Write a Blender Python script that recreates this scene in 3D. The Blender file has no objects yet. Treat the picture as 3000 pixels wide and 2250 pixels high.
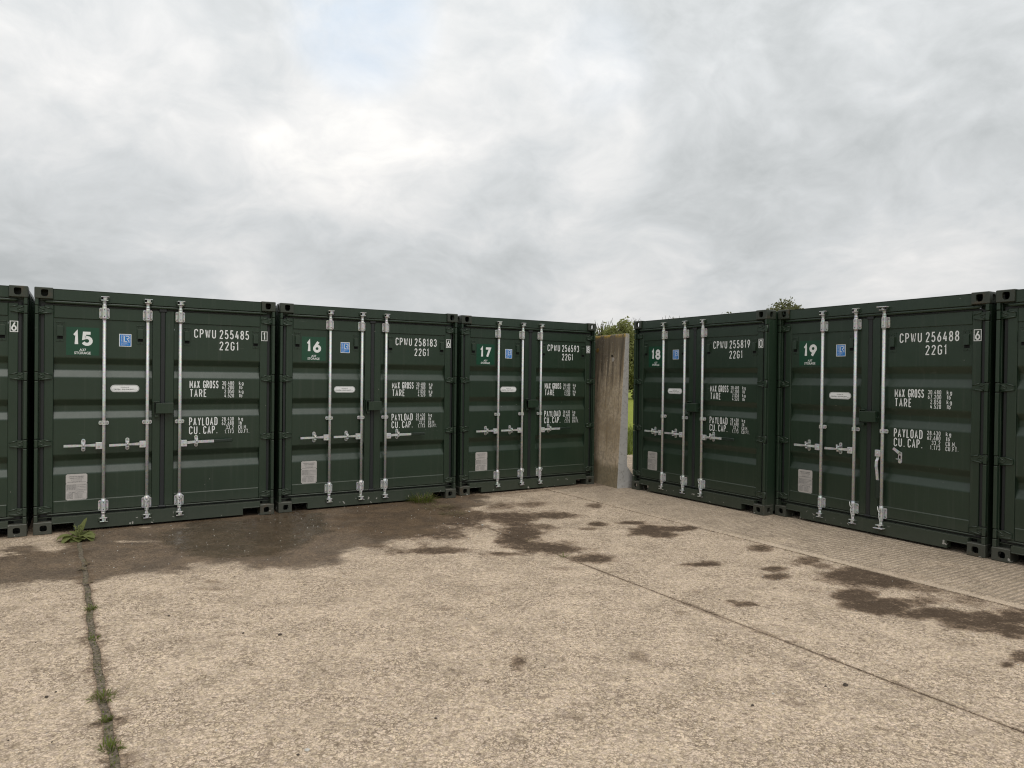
import bpy, bmesh, math, random
import numpy as np
from mathutils import Vector, Matrix

random.seed(7)
rng = np.random.default_rng(11)
R = math.radians
scene = bpy.context.scene
COL = scene.collection

# ------------------------------------------------------------------ camera
cam_d = bpy.data.cameras.new('camera')
cam_d.sensor_width = 36.0
cam_d.lens = 24.656
cam_d.clip_start = 0.05
cam_d.clip_end = 3000
cam = bpy.data.objects.new('camera', cam_d)
COL.objects.link(cam)
PITCH, ROLL = -0.009087, -0.01194
_c, _s, _cr, _sr = math.cos(PITCH), math.sin(PITCH), math.cos(ROLL), math.sin(ROLL)
_X, _U, _D = Vector((1, 0, 0)), Vector((0, -_s, _c)), Vector((0, _c, _s))
_right, _up = _X * _cr - _U * _sr, _X * _sr + _U * _cr
cam.matrix_world = Matrix(((_right.x, _up.x, -_D.x, 0), (_right.y, _up.y, -_D.y, 0), (_right.z, _up.z, -_D.z, 1.7046), (0, 0, 0, 1)))
scene.camera = cam

# ------------------------------------------------------------------ exposure
scene.view_settings.view_transform = 'Standard'
scene.view_settings.look = 'None'
scene.view_settings.exposure = 0.0
scene.view_settings.gamma = 1.0
scene.view_settings.use_curve_mapping = False
scene.cycles.pixel_filter_type = 'BLACKMAN_HARRIS'
scene.cycles.filter_width = 1.15

SEEDS = (1.2, 14.4, 9.9)
SUN_EL, SUN_AZ = 58.0, 155.0      # azimuth clockwise from +Y (the viewing direction)


# ------------------------------------------------------------------ node helpers
class NT:
    def __init__(self, tree):
        self.t = tree
        self.n = tree.nodes
        self.l = tree.links

    def add(self, typ, **kw):
        nd = self.n.new(typ)
        for k, v in kw.items():
            setattr(nd, k, v)
        return nd

    def put(self, sock, v):
        if isinstance(v, bpy.types.NodeSocket):
            self.l.new(v, sock)
        elif v is not None:
            if hasattr(sock.default_value, '__len__') and not hasattr(v, '__len__'):
                v = (v,) * len(sock.default_value)
            if hasattr(v, '__len__') and len(sock.default_value) == 4 and len(v) == 3:
                v = (*v, 1)
            sock.default_value = v

    def math(self, op, a, b=None, c=None, clamp=False):
        nd = self.add('ShaderNodeMath', operation=op, use_clamp=clamp)
        self.put(nd.inputs[0], a)
        if b is not None:
            self.put(nd.inputs[1], b)
        if c is not None:
            self.put(nd.inputs[2], c)
        return nd.outputs[0]

    def vmath(self, op, a, b=None, out=0):
        nd = self.add('ShaderNodeVectorMath', operation=op)
        self.put(nd.inputs[0], a)
        if b is not None:
            if op == 'SCALE':
                self.put(nd.inputs[3], b)
            else:
                self.put(nd.inputs[1], b)
        return nd.outputs[out]

    def mix(self, f, a, b, mode='MIX'):
        nd = self.add('ShaderNodeMix', data_type='RGBA', blend_type=mode)
        self.put(nd.inputs[0], f)
        self.put(nd.inputs[6], a)
        self.put(nd.inputs[7], b)
        return nd.outputs[2]

    def noise(self, vec, scale, detail=4, rough=0.5, dist=0.0, w=None):
        nd = self.add('ShaderNodeTexNoise')
        if w is not None:
            nd.noise_dimensions = '4D'
            nd.inputs['W'].default_value = w
        self.put(nd.inputs['Vector'], vec)
        nd.inputs['Scale'].default_value = scale
        nd.inputs['Detail'].default_value = detail
        nd.inputs['Roughness'].default_value = rough
        nd.inputs['Distortion'].default_value = dist
        return nd.outputs['Fac']

    def voronoi(self, vec, scale, out='Distance', feature='F1', rand=1.0):
        nd = self.add('ShaderNodeTexVoronoi', feature=feature)
        self.put(nd.inputs['Vector'], vec)
        nd.inputs['Scale'].default_value = scale
        nd.inputs['Randomness'].default_value = rand
        return nd.outputs[out]

    def ss(self, x, lo, hi, o0=0.0, o1=1.0):
        nd = self.add('ShaderNodeMapRange', interpolation_type='SMOOTHSTEP')
        self.put(nd.inputs[0], x)
        nd.inputs[1].default_value = lo
        nd.inputs[2].default_value = hi
        nd.inputs[3].default_value = o0
        nd.inputs[4].default_value = o1
        return nd.outputs[0]

    def ramp(self, x, stops, interp='LINEAR'):
        nd = self.add('ShaderNodeValToRGB')
        cr = nd.color_ramp
        cr.interpolation = interp
        while len(cr.elements) < len(stops):
            cr.elements.new(0.5)
        for e, (p, c) in zip(cr.elements, stops):
            e.position = p
            e.color = (*c, 1)
        self.put(nd.inputs[0], x)
        return nd.outputs[0]

    def bump(self, h, strength=0.3, dist=0.01, normal=None):
        nd = self.add('ShaderNodeBump')
        nd.inputs['Strength'].default_value = strength
        nd.inputs['Distance'].default_value = dist
        self.put(nd.inputs['Height'], h)
        if normal is not None:
            self.put(nd.inputs['Normal'], normal)
        return nd.outputs[0]


# ------------------------------------------------------------------ world: overcast sky with a thin blue gap
world = bpy.data.worlds.new('World')
scene.world = world
world.use_nodes = True
w = NT(world.node_tree)
w.n.clear()


def dirvec(az, el):
    az, el = R(az), R(el)
    return (math.sin(az) * math.cos(el), math.cos(az) * math.cos(el), math.sin(el))


def sky_dir(px, py):
    """direction of a cloud feature, az/el read from the photograph (3000 px wide)"""
    az = math.degrees(math.atan2(px - 1500, 2054.7))
    el = math.degrees(math.atan2(1107 - py, math.hypot(px - 1500, 2054.7)))
    return dirvec(az, el)


tc = w.add('ShaderNodeTexCoord').outputs['Generated']
sep = w.add('ShaderNodeSeparateXYZ')
w.put(sep.inputs[0], tc)
# cloud deck: direction space, flattened a little so that billows lie down towards the horizon
zc = w.math('POWER', w.math('MAXIMUM', sep.outputs[2], 0.0), 0.80)
pv = w.add('ShaderNodeCombineXYZ')
w.put(pv.inputs[0], sep.outputs[0])
w.put(pv.inputs[1], sep.outputs[1])
w.put(pv.inputs[2], w.math('MULTIPLY', zc, 1.55))
pvo = pv.outputs[0]
warp = w.add('ShaderNodeTexNoise')
w.put(warp.inputs['Vector'], pvo)
warp.inputs['Scale'].default_value = 3.0
warp.inputs['Detail'].default_value = 3
pw = w.vmath('ADD', pvo, w.vmath('SCALE', w.vmath('SUBTRACT', warp.outputs['Color'], (0.5, 0.5, 0.5)), 0.22))
SB, SM, SF = 2.4, 5.6, 15.0
big = w.noise(pw, SB, 4, 0.5, 0.0, w=SEEDS[0])
mid = w.noise(pw, SM, 7, 0.55, 0.1, w=SEEDS[1])
fine = w.noise(pw, SF, 6, 0.58, 0.2, w=SEEDS[2])
# relief: the side of each billow that looks to the brightest part of the vault is paler
toward = w.vmath('SCALE', w.vmath('NORMALIZE', w.vmath('SUBTRACT', (-0.17, 0.90, 0.62), pvo)), 0.055)
mid_s = w.noise(w.vmath('ADD', pw, toward), SM, 7, 0.55, 0.1, w=SEEDS[1])
fine_s = w.noise(w.vmath('ADD', pw, w.vmath('SCALE', toward, 0.35)), SF, 6, 0.58, 0.2, w=SEEDS[2])
relief = w.math('ADD', w.math('MULTIPLY', w.math('SUBTRACT', mid, mid_s), 0.85), w.math('MULTIPLY', w.math('SUBTRACT', fine, fine_s), 0.40))


def spot(px, py, rad, sharp=0.0):
    """soft round weight about a direction (radius in degrees)"""
    d = w.vmath('DOT_PRODUCT', tc, sky_dir(px, py), out=1)
    return w.ss(d, math.cos(R(rad)), math.cos(R(rad * sharp)), 0.0, 1.0)


lum = w.math('ADD', w.math('SUBTRACT', 0.585, relief), w.math('MULTIPLY', w.math('SUBTRACT', big, 0.5), 0.42))
lum = w.math('ADD', lum, w.math('MULTIPLY', w.math('SUBTRACT', mid, 0.5), 0.53))
lum = w.math('ADD', lum, w.math('MULTIPLY', w.math('SUBTRACT', fine, 0.5), 0.38))
wob = w.math('ADD', 0.50, w.math('MULTIPLY', mid, 1.0))
for px, py, rad, amt in ((1150, 380, 12, 0.18), (930, 480, 7, 0.07), (250, 150, 18, 0.10), (1700, 400, 9, 0.08), (1060, 60, 9, 0.05), (2400, 250, 16, -0.06), (1000, 680, 9, -0.07), (1500, 620, 8, -0.06), (2000, 640, 10, -0.05), (250, 640, 10, -0.05), (2750, 660, 8, 0.06), (1800, 880, 9, 0.15), (700, 850, 9, 0.06), (2600, 780, 9, 0.05)):
    lum = w.math('ADD', lum, w.math('MULTIPLY', w.math('MULTIPLY', spot(px, py, rad), wob), amt))
ccol = w.ramp(lum, ((0.0, (0.36, 0.385, 0.395)), (0.40, (0.485, 0.508, 0.515)), (0.60, (0.625, 0.645, 0.655)), (0.80, (0.79, 0.788, 0.782)), (1.0, (0.99, 0.968, 0.930))))
sky = w.add('ShaderNodeTexSky', sky_type='NISHITA')
sky.sun_disc = False
sky.sun_elevation = R(SUN_EL)
sky.sun_rotation = R(SUN_AZ)
bg_sky = w.add('ShaderNodeBackground')
w.put(bg_sky.inputs[0], sky.outputs[0])
bg_sky.inputs[1].default_value = 0.15
bg_c = w.add('ShaderNodeBackground')
# an overcast vault brightens steadily towards the zenith
w.put(bg_c.inputs[1], w.math('ADD', 0.92, w.math('MULTIPLY', w.math('MAXIMUM', sep.outputs[2], 0.0), 0.72)))
gap = w.math('MAXIMUM', w.math('MULTIPLY', spot(1050, 60, 6.5, 0.0), 1.0), w.math('MULTIPLY', spot(1740, 190, 5), 0.22))
gap = w.math('MULTIPLY', gap, w.ss(w.math('ADD', w.math('MULTIPLY', mid, 0.7), w.math('MULTIPLY', fine, 0.3)), 0.66, 0.40), clamp=True)
w.put(bg_c.inputs[0], w.mix(w.math('MULTIPLY', gap, 0.42), ccol, (0.545, 0.70, 0.87)))   # thin veil over blue
gap = w.math('MULTIPLY', gap, 0.12)
mixs = w.add('ShaderNodeMixShader')
w.put(mixs.inputs[0], gap)
w.l.new(bg_c.outputs[0], mixs.inputs[1])
w.l.new(bg_sky.outputs[0], mixs.inputs[2])
wo = w.add('ShaderNodeOutputWorld')
w.l.new(mixs.outputs[0], wo.inputs[0])

# ------------------------------------------------------------------ sun (veiled by the overcast)
sun_d = bpy.data.lights.new('sun', 'SUN')
sun_d.energy = 1.5
sun_d.angle = R(40)
sun_d.color = (1.0, 0.965, 0.91)
sun = bpy.data.objects.new('sun', sun_d)
COL.objects.link(sun)
sun.rotation_euler = Vector(dirvec(SUN_AZ, SUN_EL)).to_track_quat('Z', 'Y').to_euler()

# ------------------------------------------------------------------ materials
def mat(name, build):
    m = bpy.data.materials.new(name)
    m.use_nodes = True
    t = NT(m.node_tree)
    t.n.clear()
    b = t.add('ShaderNodeBsdfPrincipled')
    o = t.add('ShaderNodeOutputMaterial')
    t.l.new(b.outputs[0], o.inputs[0])
    build(t, b)
    return m


def plain(name, col, rough=0.5, metal=0.0, var=0.12, scale=25.0, spec=0.5):
    def f(t, b):
        p = t.add('ShaderNodeNewGeometry').outputs['Position']
        n = t.noise(p, scale, 4, 0.6)
        lo = tuple(c * (1 - var) for c in col)
        hi = tuple(min(1, c * (1 + var)) for c in col)
        t.put(b.inputs['Base Color'], t.mix(n, lo, hi))
        t.put(b.inputs['Roughness'], t.math('ADD', rough - 0.06, t.math('MULTIPLY', n, 0.12)))
        b.inputs['Metallic'].default_value = metal
        b.inputs['Specular IOR Level'].default_value = spec
    return mat(name, f)


def paint(name, base, chip=0.0, worn=0.0):
    """dark green container enamel: film of dust low down, faint runs, optional chips and bare scrapes"""
    def f(t, b):
        g = t.add('ShaderNodeNewGeometry')
        p = g.outputs['Position']
        sp = t.add('ShaderNodeSeparateXYZ')
        t.put(sp.inputs[0], p)
        z = sp.outputs[2]
        big = t.noise(p, 1.3, 4, 0.6)
        med = t.noise(p, 9.0, 5, 0.6)
        st = t.add('ShaderNodeMapping')
        st.inputs['Scale'].default_value = (22, 22, 0.7)
        t.put(st.inputs[0], p)
        runs = t.noise(st.outputs[0], 1.0, 5, 0.65)
        col = t.mix(big, tuple(c * 0.80 for c in base), tuple(c * 1.22 for c in base))
        col = t.mix(t.math('MULTIPLY', t.ss(runs, 0.52, 0.78), 0.32), col, (0.062, 0.070, 0.058))
        low = t.math('MULTIPLY', t.ss(t.math('ADD', z, t.math('MULTIPLY', t.math('SUBTRACT', med, 0.5), 0.25)), 0.42, 0.02), 0.30)
        up = t.math('MULTIPLY', t.ss(t.vmath('DOT_PRODUCT', g.outputs['Normal'], (0, 0, 1), out=1), 0.3, 0.9), 0.35)
        dust = t.math('ADD', low, t.math('ADD', up, worn))
        dust = t.math('MULTIPLY', dust, t.math('ADD', 0.35, t.math('MULTIPLY', med, 1.1)), clamp=True)
        col = t.mix(dust, col, (0.105, 0.100, 0.082))
        rough = t.math('ADD', 0.30, t.math('ADD', t.math('MULTIPLY', med, 0.10), t.math('MULTIPLY', dust, 0.35)))
        fleck = t.noise(p, 16.0, 2, 0.5, 0.6)
        tiny = t.voronoi(p, 9.0)
        ck = t.math('MULTIPLY', t.ss(tiny, 0.040, 0.026), t.ss(t.noise(p, 3.0, 2), 0.56, 0.60))
        if chip > 0:
            ck = t.math('MAXIMUM', ck, t.math('MULTIPLY', t.ss(fleck, 0.74 - chip, 0.755 - chip), t.ss(z, 0.15, 0.09)))
        col = t.mix(ck, col, (0.33, 0.32, 0.29))
        if worn > 0:
            col = t.mix(t.math('MULTIPLY', t.ss(t.noise(p, 5.0, 5, 0.7, 0.4), 0.54, 0.70), 0.55), col, (0.085, 0.055, 0.032))
        scr = t.add('ShaderNodeMapping')
        scr.inputs['Scale'].default_value = (3.0, 3.0, 26.0)
        scr.inputs['Rotation'].default_value = (0.25, 0.2, 0)
        t.put(scr.inputs[0], p)
        sk = t.math('MULTIPLY', t.ss(t.noise(scr.outputs[0], 2.0, 3, 0.5, 0.3), 0.70, 0.74), t.ss(t.noise(p, 1.7, 2), 0.55, 0.62))
        col = t.mix(t.math('MULTIPLY', sk, 0.35), col, (0.10, 0.115, 0.10))
        t.put(b.inputs['Base Color'], col)
        t.put(b.inputs['Roughness'], rough)
        b.inputs['Specular IOR Level'].default_value = 0.46
        peel = t.noise(p, 320.0, 2, 0.5)
        wavy = t.noise(p, 4.0, 2, 0.5)
        n1 = t.bump(wavy, 0.25, 0.012)
        t.put(b.inputs['Normal'], t.bump(peel, 0.05, 0.002, n1))
    return mat(name, f)


GREEN = (0.0166, 0.0322, 0.0188)
M = {}
M['green'] = paint('green_enamel', GREEN)
M['green_low'] = paint('green_enamel_scuffed', GREEN, chip=0.055)
M['cast'] = paint('green_enamel_on_castings', (0.019, 0.028, 0.019), chip=0.07, worn=0.16)
M['rubber'] = plain('gasket_rubber', (0.010, 0.012, 0.013), 0.55, 0, 0.3, 30)
M['galv'] = None


def galv(t, b):
    p = t.add('ShaderNodeNewGeometry').outputs['Position']
    sp = t.voronoi(p, 70.0, 'Color')
    n = t.noise(p, 12.0, 5, 0.65)
    c = t.mix(n, (0.44, 0.45, 0.445), (0.62, 0.625, 0.615))
    c = t.mix(0.16, c, sp, 'OVERLAY')
    st = t.add('ShaderNodeMapping')
    st.inputs['Scale'].default_value = (60, 60, 2.0)
    t.put(st.inputs[0], p)
    c = t.mix(t.math('MULTIPLY', t.ss(t.noise(st.outputs[0], 1.0, 4, 0.6), 0.58, 0.75), 0.45), c, (0.27, 0.26, 0.235))
    t.put(b.inputs['Base Color'], c)
    b.inputs['Metallic'].default_value = 0.35
    t.put(b.inputs['Roughness'], t.math('ADD', 0.36, t.math('MULTIPLY', n, 0.2)))
    t.put(b.inputs['Normal'], t.bump(t.noise(p, 180.0, 3), 0.08, 0.002))


M['galv'] = mat('galvanised_steel', galv)
M['bolt'] = plain('bolt_steel', (0.30, 0.30, 0.29), 0.42, 0.6, 0.25, 60)
M['dark'] = plain('black_recess_shade', (0.006, 0.007, 0.007), 0.8, 0, 0.2, 80, 0.2)  # black colour standing in for the shade inside recesses and openings
M['grip'] = plain('dark_green_grip', (0.010, 0.020, 0.013), 0.45, 0, 0.2, 60)
M['white'] = plain('white_vinyl', (0.74, 0.75, 0.75), 0.42, 0, 0.05, 14)
M['sign'] = plain('green_vinyl', (0.006, 0.052, 0.026), 0.30, 0, 0.12, 6)
M['blue'] = plain('blue_vinyl', (0.004, 0.165, 0.52), 0.38, 0, 0.06, 20)
M['ink'] = plain('dark_ink', (0.05, 0.055, 0.06), 0.6, 0, 0.1, 30)
M['plate'] = plain('etched_aluminium', (0.47, 0.445, 0.425), 0.42, 0.15, 0.14, 22)
M['ply'] = plain('container_floor_steel', (0.02, 0.022, 0.02), 0.7, 0, 0.3, 8)
M['rope'] = plain('seal_wire', (0.62, 0.62, 0.60), 0.55, 0, 0.15, 80)


# ------------------------------------------------------------------ mesh builder
class MB:
    def __init__(self):
        self.v, self.f, self.m, self.s, self.mats = [], [], [], [], []

    def mi(self, m):
        if m not in self.mats:
            self.mats.append(m)
        return self.mats.index(m)

    def face(self, idx, m, smooth=False):
        self.f.append(idx)
        self.m.append(self.mi(m))
        self.s.append(smooth)

    def pts(self, ps):
        k = len(self.v)
        self.v.extend([tuple(p) for p in ps])
        return list(range(k, k + len(ps)))

    def quad(self, ps, m, smooth=False):
        self.face(self.pts(ps), m, smooth)

    def box(self, x0, x1, y0, y1, z0, z1, m, bev=0.0):
        if bev <= 0:
            i = self.pts([(x, y, z) for z in (z0, z1) for y in (y0, y1) for x in (x0, x1)])
            for q in ((0, 2, 3, 1), (4, 5, 7, 6), (0, 1, 5, 4), (2, 6, 7, 3), (0, 4, 6, 2), (1, 3, 7, 5)):
                self.face([i[k] for k in q], m)
            return
        b = min(bev, (x1 - x0) * 0.45, (y1 - y0) * 0.45, (z1 - z0) * 0.45)
        idx = {}
        for sx in (0, 1):
            for sy in (0, 1):
                for sz in (0, 1):
                    X, Y, Z = (x0, x1)[sx], (y0, y1)[sy], (z0, z1)[sz]
                    dx, dy, dz = (b, -b)[sx], (b, -b)[sy], (b, -b)[sz]
                    idx[sx, sy, sz] = self.pts([(X, Y + dy, Z + dz), (X + dx, Y, Z + dz), (X + dx, Y + dy, Z)])
        for a in range(3):
            for s in (0, 1):
                o = [k for k in range(3) if k != a]
                ring = []
                for p, q in ((0, 0), (1, 0), (1, 1), (0, 1)):
                    key = [0, 0, 0]
                    key[a], key[o[0]], key[o[1]] = s, p, q
                    ring.append(idx[tuple(key)][a])
                self.face(ring, m)
        for a in range(3):
            o = [k for k in range(3) if k != a]
            for p in (0, 1):
                for q in (0, 1):
                    k0, k1 = [0, 0, 0], [0, 0, 0]
                    k0[a], k1[a] = 0, 1
                    k0[o[0]] = k1[o[0]] = p
                    k0[o[1]] = k1[o[1]] = q
                    A, B = idx[tuple(k0)], idx[tuple(k1)]
                    self.face([A[o[0]], A[o[1]], B[o[1]], B[o[0]]], m)
        for t in idx.values():
            self.face(list(t), m)

    def prism(self, poly, axis, a0, a1, m, smooth=False):
        """extrude a 2-D polygon along axis 0/1/2 from a0 to a1; polygon coordinates fill the other two axes in order"""
        def P(u, v, a):
            return ((a, u, v), (u, a, v), (u, v, a))[axis]
        n = len(poly)
        A = self.pts([P(u, v, a0) for u, v in poly])
        B = self.pts([P(u, v, a1) for u, v in poly])
        self.face(A[::-1], m)
        self.face(B, m)
        for k in range(n):
            self.face([A[k], A[(k + 1) % n], B[(k + 1) % n], B[k]], m, smooth)

    def tube(self, path, rad, m, n=12, caps=True, smooth=True):
        path = [Vector(p) for p in path]
        rads = rad if hasattr(rad, '__len__') else [rad] * len(path)
        rings = []
        for k, p in enumerate(path):
            d = (path[min(k + 1, len(path) - 1)] - path[max(k - 1, 0)]).normalized()
            a = Vector((0, 0, 1)) if abs(d.z) < 0.9 else Vector((1, 0, 0))
            e1 = d.cross(a).normalized()
            e2 = d.cross(e1)
            rings.append(self.pts([p + (e1 * math.cos(2 * math.pi * j / n) + e2 * math.sin(2 * math.pi * j / n)) * rads[k] for j in range(n)]))
        for r0, r1 in zip(rings, rings[1:]):
            for j in range(n):
                self.face([r0[j], r0[(j + 1) % n], r1[(j + 1) % n], r1[j]], m, smooth)
        if caps:
            self.face(rings[0][::-1], m)
            self.face(rings[-1], m)

    def mirror(self, W):
        o = MB()
        o.v = [(W - x, y, z) for x, y, z in self.v]
        o.f = [list(f)[::-1] for f in self.f]
        o.m, o.s, o.mats = list(self.m), list(self.s), list(self.mats)
        return o

    def mesh(self, name, fix=True):
        me = bpy.data.meshes.new(name)
        me.from_pydata(self.v, [], self.f)
        for m in self.mats:
            me.materials.append(m)
        me.polygons.foreach_set('material_index', self.m)
        me.polygons.foreach_set('use_smooth', self.s)
        if fix:
            bm = bmesh.new()
            bm.from_mesh(me)
            bmesh.ops.recalc_face_normals(bm, faces=bm.faces)
            bm.to_mesh(me)
            bm.free()
        me.update()
        return me

    def obj(self, name, parent=None, fix=True, loc=None):
        o = bpy.data.objects.new(name, self.mesh(name, fix))
        COL.objects.link(o)
        if parent is not None:
            o.parent = parent
        if loc is not None:
            o.location = loc
        return o


def tag(o, label=None, cat=None, group=None, kind=None):
    for k, v in (('label', label), ('category', cat), ('group', group), ('kind', kind)):
        if v:
            o[k] = v
    return o


def empty(name, loc=(0, 0, 0), rz=0.0, parent=None):
    o = bpy.data.objects.new(name, None)
    o.empty_display_size = 0.2
    COL.objects.link(o)
    o.location = loc
    o.rotation_euler = (0, 0, rz)
    if parent is not None:
        o.parent = parent
    return o


def copy_tree(o, parent=None):
    c = o.copy()
    COL.objects.link(c)
    c.parent = parent
    for ch in list(o.children):
        copy_tree(ch, c)
    return c

# ------------------------------------------------------------------ ground: concrete yard of cast bays, field behind
TH = R(31.5)                                   # direction of the left-hand row
UA, VA = np.array([math.cos(TH), math.sin(TH)]), np.array([-math.sin(TH), math.cos(TH)])


def uv2xy(u, v):
    return u * UA[0] + v * VA[0], u * UA[1] + v * VA[1]


def lattice(seed):
    return np.random.default_rng(seed).random((256, 256))


def vnoise(x, y, seed):
    L = lattice(seed)
    xi, yi = np.floor(x).astype(int), np.floor(y).astype(int)
    fx, fy = x - xi, y - yi
    fx, fy = fx * fx * (3 - 2 * fx), fy * fy * (3 - 2 * fy)
    g = lambda a, b: L[a % 256, b % 256]
    return (g(xi, yi) * (1 - fx) + g(xi + 1, yi) * fx) * (1 - fy) + (g(xi, yi + 1) * (1 - fx) + g(xi + 1, yi + 1) * fx) * fy


def fbm(x, y, seed, oct=4):
    s, a, t = 0, 1.0, 0
    for k in range(oct):
        s = s + a * vnoise(x * 2 ** k + 17 * k, y * 2 ** k + 31 * k, seed + k)
        t += a
        a *= 0.55
    return s / t


def sstep(x, a, b):
    t = np.clip((x - a) / (b - a), 0, 1)
    return t * t * (3 - 2 * t)


def poly_sd(px, py, poly):
    """signed distance (negative inside) of points to a polygon"""
    d = np.full(px.shape, 1e9)
    ins = np.zeros(px.shape, bool)
    n = len(poly)
    for i in range(n):
        ax, ay = poly[i]
        bx, by = poly[(i + 1) % n]
        ex, ey = bx - ax, by - ay
        t = np.clip(((px - ax) * ex + (py - ay) * ey) / (ex * ex + ey * ey + 1e-12), 0, 1)
        d = np.minimum(d, np.hypot(px - ax - t * ex, py - ay - t * ey))
        c = ((ay > py) != (by > py)) & (px < (bx - ax) * (py - ay) / (by - ay + 1e-12) + ax)
        ins ^= c
    return np.where(ins, -d, d)


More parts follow.
